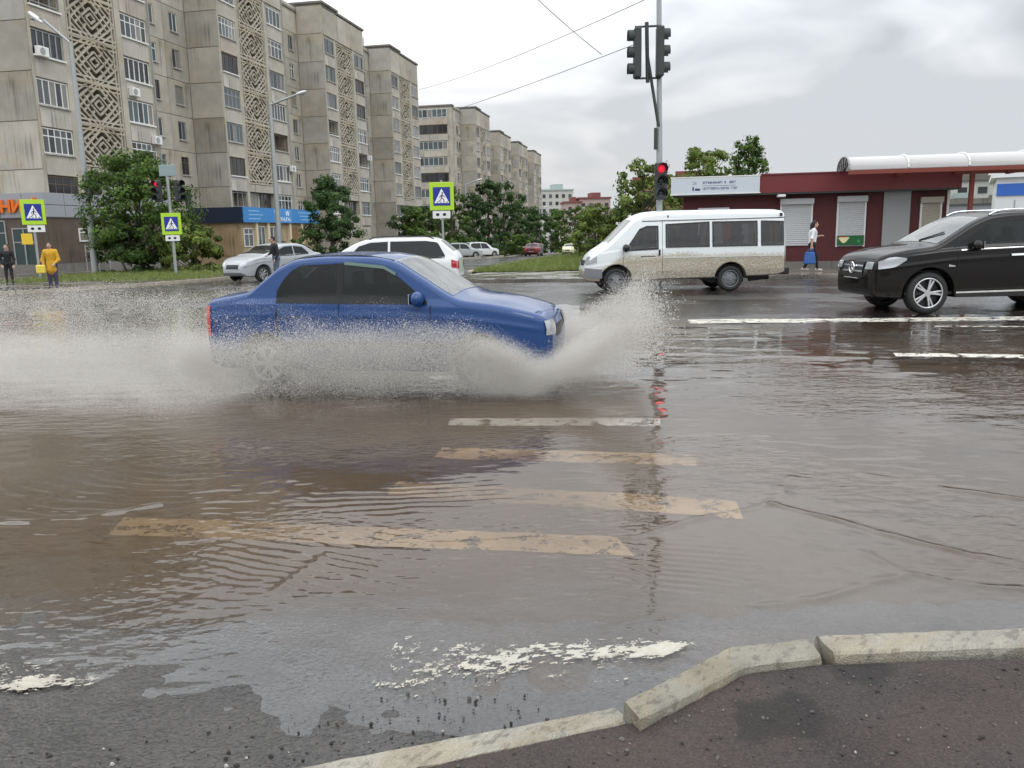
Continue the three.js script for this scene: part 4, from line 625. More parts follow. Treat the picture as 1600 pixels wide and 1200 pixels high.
// a piece on the nose or tail face: height range, share of the width, wrapped round to the flank
function onEnd(S, front, y0, y1, z0, z1, eps = 0.008) {
  const P = [], I = [], n = 14, m = 5; const xAt = (y, z) => { let a = front ? S.L * 0.75 : S.L * 0.25, b = front ? S.L : 0; for (let k = 0; k < 22; k++) { const c = (a + b) / 2, inside = y < S.yTop(c, Math.min(Math.abs(z), S.zE(c))) && y > S.yb(c) - 0.02 && Math.abs(z) < S.side(c, y); inside ? (a = c) : (b = c); } return a; };
  for (let j = 0; j <= m; j++) for (let i = 0; i <= n; i++) { const y = lerp(y0, y1, j / m), z = lerp(z0, z1, i / n); P.push(xAt(y, z) + (front ? eps : -eps), y, z + Math.sign(z) * eps * 0.7); }
  for (let j = 0; j < m; j++) for (let i = 0; i < n; i++) { const a = j * (n + 1) + i; I.push(a, a + 1, a + n + 1, a + 1, a + n + 2, a + n + 1); }
  const g = new THREE.BufferGeometry(); g.setAttribute('position', new THREE.Float32BufferAttribute(P, 3)); g.setIndex(I); g.computeVertexNormals(); if ((g.attributes.normal.getX(30) > 0) !== front) { const ix = g.index.array; for (let i = 0; i < ix.length; i += 3) { const t = ix[i]; ix[i] = ix[i + 1]; ix[i + 1] = t; } g.computeVertexNormals(); } return g;
}
const wheelGeos = {};
function wheel(parent, x, y, z, R, W, spokes, sg, rimMat = M.rim) {
  const k = [R, W, spokes].join(); const G = (wheelGeos[k] ??= (() => {
    const r = R * (R > 0.37 ? 0.72 : 0.66), prof = [[r, -W / 2 + 0.01], [R * 0.8, -W / 2], [R * 0.93, -W / 2 + 0.01], [R, -W / 2 + 0.05], [R, W / 2 - 0.05], [R * 0.93, W / 2 - 0.01], [R * 0.8, W / 2], [r, W / 2 - 0.01], [r * 0.95, W / 2 - 0.05]].map((p) => new THREE.Vector2(...p));
    const tyre = new THREE.LatheGeometry(prof, 40); tyre.rotateX(Math.PI / 2);
    const gs = []; const lip = new THREE.TorusGeometry(r * 0.96, r * 0.055, 8, 36); lip.translate(0, 0, W / 2 - 0.02); gs.push(lip);
    const hub = new THREE.CylinderGeometry(r * 0.22, r * 0.26, 0.05, 18); hub.rotateX(Math.PI / 2); hub.translate(0, 0, W / 2 - 0.05); gs.push(hub);
    if (spokes > 12) { const d = new THREE.SphereGeometry(r * 0.95, 24, 8, 0, 7, 0, 0.9); d.rotateX(Math.PI / 2); d.scale(1.2, 1.2, 0.4); d.translate(0, 0, W / 2 - 0.05 - r * 0.33); gs.push(d); for (let i = 0; i < 8; i++) { const a = i / 8 * 6.283, c = new THREE.TorusGeometry(r * 0.1, r * 0.03, 5, 8); c.translate(Math.cos(a) * r * 0.68, Math.sin(a) * r * 0.68, W / 2 - 0.02); gs.push(c); } }
    else for (let i = 0; i < spokes; i++) for (const off of [-0.13, 0.13]) { const s = rbox(r * 0.8, r * 0.13, 0.035, 0.01, r * 0.56, 0, W / 2 - 0.045); s.rotateZ(i / spokes * Math.PI * 2 + off); gs.push(s); }
    const disc = new THREE.CylinderGeometry(r * 0.93, r * 0.93, 0.02, 28); disc.rotateX(Math.PI / 2); disc.translate(0, 0, W / 2 - 0.12);
    return { tyre, rim: merge(gs), disc };
  })());
  const g = part('wheel', parent, [x, y, z], sg > 0 ? 0 : Math.PI); mesh('tyre', G.tyre, M.tyre, g); mesh('rim', G.rim, rimMat, g); mesh('brake_disc', G.disc, M.black, g); return g;
}
function carBody(name, label, pos, turn, P, o) {
  const C = thing(name, label, o.category ?? 'car', pos, turn), S = shell(P), c = C, put = C.add.bind(C); C.add = (o) => { o.position.x -= P.L / 2; return put(o); };
  if (o.open) { S.cuts = []; for (const [nm, lo, up] of (o.flanks ?? []).filter((f) => f[0] === 'window')) S.cuts.push((x, y, z) => x > lo[0][0] + 0.012 && x < lo[lo.length - 1][0] - 0.012 && y > poly1(lo, x) + 0.012 && y < poly1(up, x) - 0.012 && Math.abs(z) > S.plan(x) * 0.6); for (const [nm, x0, x1, sh] of (o.tops ?? []).filter((f) => /window|windscreen/.test(f[0]))) S.cuts.push((x, y, z) => x > x0 + 0.02 && x < x1 - 0.02 && Math.abs(z) < (S.zE(x) - S.ew(x)) * sh - 0.02 && y > S.ye(x)); }
  mesh('body', shellGeo(S, o.n ?? 110), o.paint, c);
  if (o.open) { for (const [x, z, w, y] of o.seats) { const s = part('seat', c, [x, y, z]); const b = rbox(0.14, 0.62, w, 0.06, -0.05, 0.25, 0, 3); b.rotateZ(0.2); mesh('backrest', b, M.trim, s); mesh('cushion', rbox(0.5, 0.16, w, 0.05, 0.2, -0.06, 0, 3), M.trim, s); for (const hz of w > 0.8 ? [-w / 3, w / 3] : [0]) mesh('headrest', rbox(0.1, 0.18, 0.24, 0.05, -0.16, 0.64, hz, 3), M.trim, s); } mesh('dashboard', rbox(0.42, 0.26, S.plan(o.dash) * 1.75, 0.08, o.dash, S.belt(o.dash) - 0.14, 0, 3), M.trim, c); const wh = new THREE.TorusGeometry(0.18, 0.018, 8, 28); wh.rotateY(Math.PI / 2); wh.rotateZ(-0.35); wh.translate(o.dash - 0.3, S.belt(o.dash) - 0.02, -0.38); mesh('steering_wheel', wh, M.black, c); mesh('floor_pan', box(P.L * 0.8, 0.05, P.plan[3][1] * 1.8, P.L * 0.48, 0.38, 0), M.black, c); }
  for (const x of P.wheels) for (const sg of [-1, 1]) wheel(c, x, P.wheelR, sg * (S.plan(x) - P.wheelW / 2 - 0.025), P.wheelR, P.wheelW, o.spokes ?? 5, sg, o.rim);
  for (const x of P.wheels) mesh('wheel_well', box(P.archR * 1.9, P.archR * 1.1, S.plan(x) * 2 - 0.5, x, P.wheelR + P.archR * 0.3, 0), M.black, c);
  for (const [nm, lo, up, mat, soft, eps] of o.flanks ?? []) for (const sg of [-1, 1]) mesh(nm, flank(S, sg, lo, up, eps ?? 0.006, 26, 8, soft), mat, c);
  for (const [nm, x0, x1, sh, mat] of o.tops ?? []) mesh(nm, onTop(S, x0, x1, sh), mat, c);
  for (const [nm, front, y0, y1, z0, z1, mat, eps, both] of o.ends ?? []) { mesh(nm, onEnd(S, front, y0, y1, z0, z1, eps), mat, c); if (both) mesh(nm, onEnd(S, front, y0, y1, -z0, -z1, eps), mat, c); }
  return { C, S, c };
}
const paint = (c, more = {}) => phy(c, 0.5, { specularIntensity: 0.25, clearcoat: 0.85, clearcoatRoughness: 0.04, ...more });
function mirror(c, S, x, y, mat, s = 1) { for (const sg of [-1, 1]) { const g = part('wing_mirror', c, [x, y, sg * (S.side(x, y) + 0.1 * s)]); const e = new THREE.SphereGeometry(0.1 * s, 14, 10); e.scale(0.75, 0.85, 1.15); mesh('casing', e, mat, g); mesh('stalk', bar([0, -0.05, 0], [0.02, -0.06, -sg * 0.11 * s], 0.022), M.black, g); mesh('glass', rbox(0.01, 0.11 * s, 0.16 * s, 0.004, -0.075 * s, 0, 0), M.chrome, g); } }
const vline = (x, y0, y1, w = 0.0045, sl = 0) => [[[x - w, y0], [x + w, y0]], [[x - w, y1], [x + w, y1]]];

// --- blue sedan ploughing through the puddle ---
{
  const blue = paint([0.007, 0.046, 0.17]);
  const P = { L: 4.25, top: [[0, 0.9], [0.03, 1.0], [0.1, 1.04], [0.4, 1.085], [0.58, 1.12], [0.8, 1.27], [1.02, 1.42], [1.22, 1.485], [1.6, 1.51], [2.1, 1.5], [2.36, 1.46], [2.72, 1.28], [3.1, 1.065], [3.24, 1.02], [3.6, 0.97], [3.95, 0.895], [4.12, 0.84], [4.2, 0.78], [4.25, 0.68]],
    bot: [[0, 0.42], [0.06, 0.3], [0.25, 0.25], [0.6, 0.24], [3.5, 0.22], [4.1, 0.22], [4.2, 0.27], [4.25, 0.36]], plan: [[0, 0.7], [0.03, 0.76], [0.1, 0.8], [0.5, 0.85], [1.2, 0.865], [3.0, 0.865], [3.7, 0.84], [4.05, 0.77], [4.18, 0.69], [4.25, 0.58]],
    belt: [[0, 0.93], [0.5, 0.985], [1.2, 0.985], [2.6, 0.965], [3.2, 0.94], [4.25, 0.79]], shoulder: 0.03, tumble: 0.24, lowIn: 0.07, wheels: [0.8, 3.43], wheelR: 0.3, wheelW: 0.19, archR: 0.365, edgeR: 0.08, crease: 0.008 };
  const glass = M.tint;
  const { C, S, c } = carBody('blue_sedan', 'blue sedan splashing through the puddle', [-1.47, -0.03, -10.05], -10.5 * Math.PI / 180, P, { paint: blue, n: 210, spokes: 6, open: true, seats: [[1.2, 0, 1.25, 0.62], [2.0, 0.36, 0.5, 0.6], [2.0, -0.36, 0.5, 0.6]], dash: 2.95,
    flanks: [['window', [[0.98, 1.0], [1.1, 1.0], [1.74, 0.99]], [[0.98, 1.13], [1.06, 1.26], [1.16, 1.36], [1.28, 1.415], [1.74, 1.43]], glass], ['window', [[1.8, 0.99], [2.84, 0.975]], [[1.8, 1.43], [2.1, 1.42], [2.3, 1.375], [2.5, 1.265], [2.84, 1.0]], glass],
      ['door_seam', ...vline(1.77, 0.32, 0.985), M.seam], ['door_seam', ...vline(2.88, 0.3, 0.96), M.seam], ['door_seam', [[0.98, 0.66], [1.0, 0.66]], [[0.98, 0.94], [1.0, 0.94]], M.seam], ['pillar_trim', [[1.735, 0.99], [1.805, 0.99]], [[1.735, 1.43], [1.805, 1.43]], M.seam, false, 0.008], ['wind_deflector', [[1.82, 1.415], [2.3, 1.365], [2.45, 1.29]], [[1.82, 1.45], [2.3, 1.4], [2.45, 1.325]], phy([0.1, 0.16, 0.13], 0.1, {}), false, 0.02],
      ['door_handle', [[1.1, 0.86], [1.26, 0.86]], [[1.1, 0.895], [1.26, 0.895]], blue, false, 0.03], ['door_handle', [[1.95, 0.85], [2.12, 0.85]], [[1.95, 0.885], [2.12, 0.885]], blue, false, 0.03], ['side_moulding', [[1.02, 0.5], [3.0, 0.5]], [[1.02, 0.56], [3.0, 0.56]], M.rubber, false, 0.014],
      ['tail_light', [[0.02, 0.62], [0.1, 0.62]], [[0.02, 0.94], [0.1, 0.98]], M.tail, false, 0.012]],
    tops: [['windscreen', 2.42, 3.12, 0.97, M.screen], ['rear_window', 0.68, 1.16, 0.9, M.tint]],
    ends: [['headlight', true, 0.62, 0.78, 0.38, 0.7, M.lampGlass, 0.012, true], ['grille', true, 0.56, 0.7, -0.3, 0.3, M.black], ['bumper_intake', true, 0.3, 0.4, -0.4, 0.4, M.black], ['tail_light', false, 0.64, 0.92, 0.5, 0.7, M.tail, 0.012, true], ['number_plate', false, 0.68, 0.79, -0.26, 0.26, M.plate, 0.012]] });
  mirror(c, S, 2.74, 1.04, blue); C.scale.set(0.955, 1, 0.97); C.position.x += 0.04;
  mesh('wiper', [bar([3.1, 1.075, -0.1], [2.98, 1.12, -0.62], 0.012), bar([3.12, 1.075, 0.35], [3.0, 1.13, -0.15], 0.012)], M.black, c);
  for (const sg of [-1, 1]) mesh('roof_strip', new THREE.TubeGeometry(new THREE.CatmullRomCurve3([1.0, 1.3, 1.7, 2.1, 2.4].map((x) => new THREE.Vector3(x, S.yTop(x, sg * (S.zE(x) - 0.09)) + 0.003, sg * (S.zE(x) - 0.09)))), 24, 0.008, 5), M.black, c);
}
// --- white minibus waiting across the junction ---
{
  const dirt = canvasTex(1536, 640, (c, w, h) => {   // road dirt thrown up along the sides: countless specks, thickest at the sill
    c.fillStyle = '#dfe4e4'; c.fillRect(0, 0, w, h); const R = rng(14); for (let i = 0; i < 150000; i++) { const x = R() * w, m = lerp(1, 0.62, smooth(0.8, 0.93, x / w)), y = h - (Math.pow(R(), 1.15) * 0.43 * m + (R() + R() - 1) * 0.05) * h * (0.93 + 0.14 * fbm(x / 260, 3, 3, 7)), r = 0.7 + R() * 1.7, dk = R() < 0.35 && y > h * 0.74 ? 0.62 : 1; c.fillStyle = `rgba(${(136 + R() * 26) * dk | 0},${(123 + R() * 22) * dk | 0},${(96 + R() * 22) * dk | 0},${0.16 + R() * 0.26})`; c.beginPath(); c.ellipse(x, y, r * (1 + R() * 1.6), r * 0.8, 0, 0, 7); c.fill(); }
  });
  dirt.wrapS = dirt.wrapT = THREE.ClampToEdgeWrapping; dirt.repeat.set(1 / 5.5, 1 / 2.3);
  const white = phy([1, 1, 1], 0.32, { map: dirt, clearcoat: 0.6, clearcoatRoughness: 0.15 });
  const P = { L: 5.45, top: [[0, 1.6], [0.02, 2.0], [0.06, 2.1], [0.2, 2.14], [1.5, 2.16], [3.2, 2.16], [3.7, 2.13], [4.05, 2.02], [4.35, 1.76], [4.75, 1.38], [4.88, 1.28], [5.1, 1.15], [5.3, 0.98], [5.4, 0.8], [5.45, 0.6]], bot: [[0, 0.5], [0.3, 0.42], [3.5, 0.36], [5.2, 0.34], [5.4, 0.4], [5.45, 0.48]],
    plan: [[0, 0.88], [0.06, 0.93], [0.3, 0.95], [3.8, 0.95], [4.5, 0.93], [5.1, 0.85], [5.35, 0.72], [5.45, 0.58]], belt: [[0, 1.2], [3.6, 1.2], [5.45, 1.0]], shoulder: 0.01, tumble: 0.09, lowIn: 0.05, wheels: [1.5, 4.6], wheelR: 0.345, wheelW: 0.2, archR: 0.44, edgeR: 0.12, crown: 0.04, crease: 0.006, creaseAt: 0.3 };
  const glass = phy([0.3, 0.32, 0.33], 0.03, { transmission: 0.92, thickness: 0, ior: 1.5 }), curtain = std([0.3, 0.13, 0.09], 0.95), cur2 = std([0.42, 0.05, 0.06], 0.95), cur3 = std([0.26, 0.2, 0.14], 0.95);
  const win = [[[0.1, 1.24], [0.66, 1.24]], [[0.1, 1.82], [0.66, 1.84]]], win2 = [[[0.82, 1.24], [1.98, 1.24]], [[0.82, 1.84], [1.98, 1.84]]], win3 = [[[2.12, 1.24], [3.24, 1.24]], [[2.12, 1.84], [3.24, 1.8]]], win4 = [[[3.5, 1.2], [4.32, 1.17]], [[3.5, 1.76], [3.78, 1.76], [3.98, 1.68], [4.32, 1.19]]];
  const edges = ([lo, up], d) => { const a = lo[0][0], b = lo[lo.length - 1][0]; return [[lo.map(([x, y]) => [x, y - d]), lo.map(([x, y]) => [x, y + 0.012])], [up.map(([x, y]) => [x, y - 0.012]), up.map(([x, y]) => [x, y + d])], [[[a - d, lo[0][1] - d], [a, lo[0][1] - d]], [[a - d, up[0][1] + d], [a, up[0][1] + d]]], [[[b, lo[lo.length - 1][1] - d], [b + d, lo[lo.length - 1][1] - d]], [[b, up[up.length - 1][1] + d], [b + d, up[up.length - 1][1] + d]]]]; };
  const grow = (a, d) => [a[0].map(([x, y], i) => [x + (i ? d : -d), y - d]), a[1].map(([x, y], i, q) => [x + (i === q.length - 1 ? d : i ? 0 : -d), y + d])];
  const fl = []; for (const w of [win, win2, win3, win4]) { fl.push(['window', ...w, glass, false, 0.01]); for (const e of edges(w, 0.035)) fl.push(['window_seal', ...e, M.rubber, false, 0.013]); }
  fl.push(['curtain', [[0.14, 1.25], [0.3, 1.25]], [[0.14, 1.83], [0.3, 1.83]], cur3, false, -0.05], ['curtain', [[0.36, 1.25], [0.45, 1.25]], [[0.36, 1.83], [0.45, 1.83]], curtain, false, -0.05], ['curtain', [[0.86, 1.25], [1.02, 1.25]], [[0.86, 1.83], [1.02, 1.83]], cur3, false, -0.05], ['curtain', [[1.5, 1.4], [1.72, 1.34]], [[1.5, 1.8], [1.72, 1.82]], cur2, false, -0.05], ['curtain', [[2.2, 1.25], [2.32, 1.25]], [[2.2, 1.8], [2.32, 1.8]], cur3, false, -0.05],
    ['door_seam', ...vline(3.36, 0.5, 1.95), M.seam], ['door_seam', ...vline(4.42, 0.55, 1.2), M.seam], ['door_seam', ...vline(0.03, 0.6, 2.0, 0.008), M.seam], ['roof_gutter', [[0.05, 1.935], [3.9, 1.905]], [[0.05, 1.955], [3.9, 1.925]], M.seam, false, 0.012], ['side_moulding', [[0.1, 0.93], [3.3, 0.93]], [[0.1, 0.965], [3.3, 0.965]], std([0.55, 0.53, 0.48], 0.5), false, 0.016], ['door_handle', [[3.42, 1.0], [3.47, 1.0]], [[3.42, 1.16], [3.47, 1.16]], M.black, false, 0.02], ['door_handle', [[3.55, 0.98], [3.95, 0.98]], [[3.55, 1.0], [3.95, 1.0]], M.seam], ['vent', [[3.18, 2.0], [3.22, 2.0]], [[3.18, 2.06], [3.22, 2.06]], M.black], ['hinge_cover', [[0.1, 1.98], [0.18, 1.98]], [[0.1, 2.07], [0.18, 2.07]], M.black, false, 0.02], ['bumper_end', [[4.98, 0.42], [5.43, 0.44]], [[4.98, 0.66], [5.43, 0.7]], std([0.2, 0.205, 0.22], 0.6), false, 0.012], ['headlight', [[5.12, 0.84], [5.4, 0.78]], [[5.12, 1.02], [5.4, 0.84]], M.lampGlass, false, 0.012]);
  const { C, S, c } = carBody('minibus', 'white minibus with muddy sides at the junction', [4.72, 0.01, -23.55], Math.PI + 0.03, P, { category: 'minibus', paint: white, n: 240, spokes: 16, rim: M.rimSteel, open: true, seats: [[0.5, 0.4, 0.8, 0.98], [0.5, -0.4, 0.8, 0.98], [1.3, 0.5, 0.5, 0.98], [1.3, -0.5, 0.5, 0.98], [2.1, 0.5, 0.5, 0.98], [2.1, -0.5, 0.5, 0.98], [2.9, 0.5, 0.5, 0.98], [2.9, -0.5, 0.5, 0.98], [3.6, 0.5, 0.5, 0.9], [3.6, -0.5, 0.5, 0.9]], dash: 4.5, flanks: fl, tops: [['windscreen', 4.16, 4.8, 0.94, M.screen]], ends: [['headlight', true, 0.82, 1.0, 0.42, 0.72, M.lampGlass, 0.012, true], ['grille', true, 0.72, 0.9, -0.35, 0.35, M.black], ['bumper', true, 0.46, 0.68, -0.68, 0.68, M.frameGrey, 0.03], ['tail_light', false, 0.7, 1.1, 0.76, 0.88, M.tail, 0.012, true]] });
  mirror(c, S, 4.36, 1.22, M.black, 1.2);
  mesh('rear_bumper', rbox(0.3, 0.2, 1.8, 0.04, 0.02, 0.52, 0), M.black, c); mesh('underrun', [bar([0.4, 0.36, 0.75], [0.95, 0.3, 0.75], 0.05), bar([0.4, 0.36, -0.75], [0.95, 0.3, -0.75], 0.05), box(0.4, 0.16, 1.2, 0.55, 0.36, 0)], M.black, c);
  const plate = part('license_panel', c, [4.2, 1.12, 0.985]); mesh('door_lettering', rbox(0.3, 0.06, 0.006, 0.002), M.frameGrey, plate);
}
// --- dark SUV entering at the right ---
{
  const brown = phy([0.007, 0.006, 0.0055], 0.5, { specularIntensity: 0.1, clearcoat: 0.6, clearcoatRoughness: 0.03 });
  const P = { L: 4.9, top: [[0, 1.05], [0.06, 1.3], [0.3, 1.55], [0.6, 1.72], [1.2, 1.8], [2.2, 1.81], [2.7, 1.77], [3.02, 1.66], [3.4, 1.45], [3.7, 1.28], [3.82, 1.235], [4.25, 1.18], [4.62, 1.1], [4.78, 1.03], [4.86, 0.92], [4.9, 0.75]], bot: [[0, 0.5], [0.2, 0.36], [0.6, 0.33], [4.3, 0.3], [4.75, 0.32], [4.85, 0.38], [4.9, 0.46]], plan: [[0, 0.8], [0.1, 0.88], [0.6, 0.95], [3.9, 0.95], [4.4, 0.9], [4.7, 0.83], [4.83, 0.76], [4.9, 0.64]], belt: [[0, 1.22], [1.5, 1.2], [3.4, 1.14], [4.9, 0.98]], shoulder: 0.03, tumble: 0.26, lowIn: 0.06, wheels: [0.95, 3.9], wheelR: 0.385, wheelW: 0.25, archR: 0.47, edgeR: 0.09, crease: 0.012, creaseAt: 0.16 };
  const { C, S, c } = carBody('dark_car', 'dark brown off-roader with alloy wheels at the right edge', [9.42, 0.0, -16.85], Math.PI + 0.04, P, { paint: brown, n: 220, spokes: 5, open: true, seats: [[1.3, 0, 1.3, 0.78], [2.35, 0.38, 0.52, 0.82], [2.35, -0.38, 0.52, 0.82]], dash: 3.4,
    flanks: [['window', [[2.1, 1.2], [3.48, 1.165]], [[2.1, 1.68], [2.5, 1.665], [2.8, 1.6], [3.48, 1.2]], M.tint], ['window', [[1.0, 1.22], [2.02, 1.2]], [[1.0, 1.66], [2.02, 1.68]], M.tint], ['window', [[0.4, 1.25], [0.92, 1.23]], [[0.4, 1.48], [0.92, 1.62]], M.tint], ['belt_trim', [[0.4, 1.205], [2.0, 1.18], [3.36, 1.145]], [[0.4, 1.225], [2.0, 1.2], [3.36, 1.165]], M.chrome, false, 0.014], ['door_seam', ...vline(2.06, 0.45, 1.18), M.seam], ['door_seam', ...vline(3.4, 0.45, 1.14), M.seam], ['sill_trim', [[1.5, 0.395], [3.4, 0.375]], [[1.5, 0.425], [3.4, 0.405]], M.chrome, false, 0.016], ['sill', [[1.5, 0.3], [3.4, 0.3]], [[1.5, 0.4], [3.4, 0.38]], M.rubber, false, 0.012], ['headlight', [[4.34, 0.99], [4.55, 0.87], [4.8, 0.83]], [[4.34, 1.03], [4.55, 1.05], [4.8, 0.97]], M.lampGlass, true, 0.012], ['door_handle', [[2.2, 1.04], [2.45, 1.035]], [[2.2, 1.075], [2.45, 1.07]], M.chrome, false, 0.035], ['fender_vent', [[3.46, 0.86], [3.58, 0.86]], [[3.46, 0.875], [3.58, 0.9]], M.chrome, false, 0.012]],
    tops: [['windscreen', 2.9, 3.72, 0.97, M.screen], ['sunroof', 1.3, 2.5, 0.8, M.carGlass]],
    ends: [['headlight', true, 0.83, 0.96, 0.48, 0.72, M.lampGlass, 0.012, true], ['grille', true, 0.68, 0.96, -0.4, 0.4, M.black, 0.01], ['grille_bar', true, 0.87, 0.9, -0.39, 0.39, M.chrome, 0.024], ['grille_bar', true, 0.77, 0.8, -0.39, 0.39, M.chrome, 0.024], ['bumper_intake', true, 0.48, 0.58, -0.55, 0.55, M.black, 0.01], ['fog_light_bar', true, 0.52, 0.55, 0.46, 0.7, M.chrome, 0.02, true], ['skid_plate', true, 0.4, 0.46, -0.5, 0.5, M.chrome, 0.03], ['number_plate', true, 0.56, 0.66, -0.26, 0.26, M.plate, 0.04], ['tail_light', false, 0.9, 1.1, 0.55, 0.85, M.tail, 0.012, true]] });
  C.scale.setScalar(1.045); mirror(c, S, 3.12, 1.23, brown, 1.15);
  const em = new THREE.TorusGeometry(0.1, 0.014, 8, 24); em.rotateY(Math.PI / 2); em.translate(4.925, 0.84, 0); mesh('emblem', [em, bar([4.925, 0.84, 0], [4.925, 0.94, 0], 0.01), bar([4.925, 0.84, 0], [4.925, 0.79, 0.085], 0.01), bar([4.925, 0.84, 0], [4.925, 0.79, -0.085], 0.01)], M.chrome, c);
  for (const sg of [-1, 1]) mesh('roof_rail', new THREE.TubeGeometry(new THREE.CatmullRomCurve3([0.5, 0.7, 1.3, 2.1, 2.6, 2.75].map((x, i) => new THREE.Vector3(x, S.yTop(x, sg * (S.zE(x) - 0.08)) + (i % 5 ? 0.055 : 0.01), sg * (S.zE(x) - 0.08)))), 30, 0.018, 6), M.chrome, c);
  mesh('wiper', [bar([3.7, 1.33, -0.1], [3.45, 1.47, -0.5], 0.012)], M.black, c);
}
// --- crossovers, hatchbacks and saloons farther off ---
function smallCar(name, label, pos, turn, col, o = {}) {
  const H = o.H ?? 1.5, L = o.L ?? 4.3, k = L / 4.3, est = o.estate, r = H - 0.035;
  const P = { L, top: (est ? [[0, 0.95], [0.06, 1.1], [0.2, 1.25], [0.45, r - 0.1], [0.7, r - 0.02]] : [[0, 0.85], [0.08, 1.0], [0.5, 1.07], [0.75, 1.2], [1.1, r - 0.06]]).concat([[1.5, r], [2.1, r - 0.01], [2.45, r - 0.07], [2.85, r - 0.28], [3.2, 1.06], [3.35, 1.0], [3.7, 0.94], [4.05, 0.84], [4.22, 0.7], [4.3, 0.55]]).map(([x, y]) => [x * k, y]), bot: [[0, 0.45], [0.2, 0.28], [4.1 * k, 0.24], [4.3 * k, 0.38]], plan: [[0, 0.68], [0.1, 0.78], [0.5, 0.87], [3.4 * k, 0.87], [4.0 * k, 0.77], [4.2 * k, 0.64], [4.3 * k, 0.5]], belt: [[0, 0.95], [1.5, 0.95], [3.2, 0.91], [4.3 * k, 0.74]], shoulder: 0.03, tumble: 0.24, lowIn: 0.06, wheels: [0.8 * k, 3.45 * k], wheelR: o.wheelR ?? 0.31, wheelW: 0.2, archR: (o.wheelR ?? 0.31) + 0.06, edgeR: 0.08 };
  const p = paint(col), s = (a) => a.map(([x, y]) => [x * k, y]), w = r - 0.09;
  const { C, S, c } = carBody(name, label, pos, turn, P, { paint: p, n: 70, spokes: 7,
    flanks: [['window', s([[est ? 0.32 : 0.9, 0.99], [1.7, 0.97]]), s(est ? [[0.32, 1.08], [0.5, w - 0.05], [0.8, w], [1.7, w]] : [[0.9, 1.05], [1.2, w - 0.05], [1.7, w]]), M.carGlass], ['window', s([[1.76, 0.97], [2.85, 0.95]]), s([[1.76, w], [2.2, w - 0.02], [2.5, w - 0.12], [2.85, 0.99]]), M.carGlass], ['door_seam', ...vline(1.73 * k, 0.35, 0.96), M.seam], ['tail_light', s([[0.03, 0.7], [0.16, 0.72]]), s([[0.03, 0.9], [0.16, 0.95]]), M.tail, false, 0.012]],
    tops: [['windscreen', 2.5 * k, 3.22 * k, 0.95, M.carGlass], ['rear_window', (est ? 0.12 : 0.62) * k, (est ? 0.44 : 1.02) * k, 0.88, M.carGlass]],
    ends: [['headlight', true, 0.6, 0.76, 0.4, 0.7, M.lampGlass, 0.012, true], ['grille', true, 0.52, 0.68, -0.34, 0.34, M.black, 0.01], ['bumper_intake', true, 0.32, 0.42, -0.42, 0.42, M.black, 0.01], ['tail_light', false, 0.68, 0.9, 0.5, 0.72, M.tail, 0.012, true], ['number_plate', false, 0.5, 0.6, -0.26, 0.26, M.plate, 0.012], ['number_plate', true, 0.44, 0.53, -0.26, 0.26, M.plate, 0.02]] });
  mirror(c, S, 2.76 * k, 1.02, p);
  if (o.rails) for (const sg of [-1, 1]) mesh('roof_rail', new THREE.TubeGeometry(new THREE.CatmullRomCurve3([0.6, 0.75, 1.3, 2.1, 2.25].map((x, i) => new THREE.Vector3(x * k, S.yTop(x * k, sg * (S.zE(x * k) - 0.07)) + (i % 4 ? 0.05 : 0.01), sg * (S.zE(x * k) - 0.07)))), 20, 0.018, 6), M.black, c);
  return C;
}
const gy = (x, z) => roadY(x, z);
smallCar('white_car', 'white crossover with roof rails behind the blue sedan', [-3.95, 0.02, -25.4], Math.PI - 0.06, [0.72, 0.73, 0.74], { estate: true, H: 1.62, L: 5.0, rails: true, wheelR: 0.35 });
smallCar('silver_car', 'silver parked car facing the viewer beside the standing person', [-9.45, 0.03, -33.6], -2.15, [0.4, 0.42, 0.44], { H: 1.46, L: 4.0 });
smallCar('parked_estate', 'pale grey estate parked by the far trees, left of a pair', [-5.1, groundY(0, -92) + 0.0, -92], 0.25, [0.4, 0.44, 0.44], { estate: true, H: 1.66 });
smallCar('parked_estate', 'white estate parked by the far trees, right of a pair', [-3.2, groundY(0, -93) + 0.0, -94.5], 0.6, [0.66, 0.67, 0.66], { estate: true, H: 1.7 });
smallCar('maroon_car', 'small dark maroon car driving down the far street', [2.9, groundY(0, -98), -98], Math.PI / 2 - 0.2, [0.13, 0.03, 0.035], { H: 1.5 });
smallCar('cream_car', 'pale yellowish car coming up the far street beyond the verge', [8.4, groundY(0, -116), -116], -Math.PI / 2 - 0.25, [0.68, 0.66, 0.4], { H: 1.45 });
// ---------- people ----------
function capsule(p, a, b, ra, rb) { const dx = b[0] - a[0], dy = b[1] - a[1], dz = b[2] - a[2], t = clamp(((p[0] - a[0]) * dx + (p[1] - a[1]) * dy + (p[2] - a[2]) * dz) / (dx * dx + dy * dy + dz * dz + 1e-9)); return Math.hypot(p[0] - a[0] - dx * t, p[1] - a[1] - dy * t, p[2] - a[2] - dz * t) - lerp(ra, rb, t); }
function field(bones, p, k) { let d = 1e9, best = 1e9, id = 0; for (const b of bones) { const e = b.e ? Math.hypot((p[0] - b.a[0]) / b.e[0], (p[1] - b.a[1]) / b.e[1], (p[2] - b.a[2]) / b.e[2]) * Math.min(...b.e) - Math.min(...b.e) : capsule(p, b.a, b.b, b.ra, b.rb); if (e < best) { best = e; id = b.c; } const h = clamp(0.5 + 0.5 * (d - e) / k); d = lerp(d, e, h) - k * h * (1 - h); } return [d, id]; }
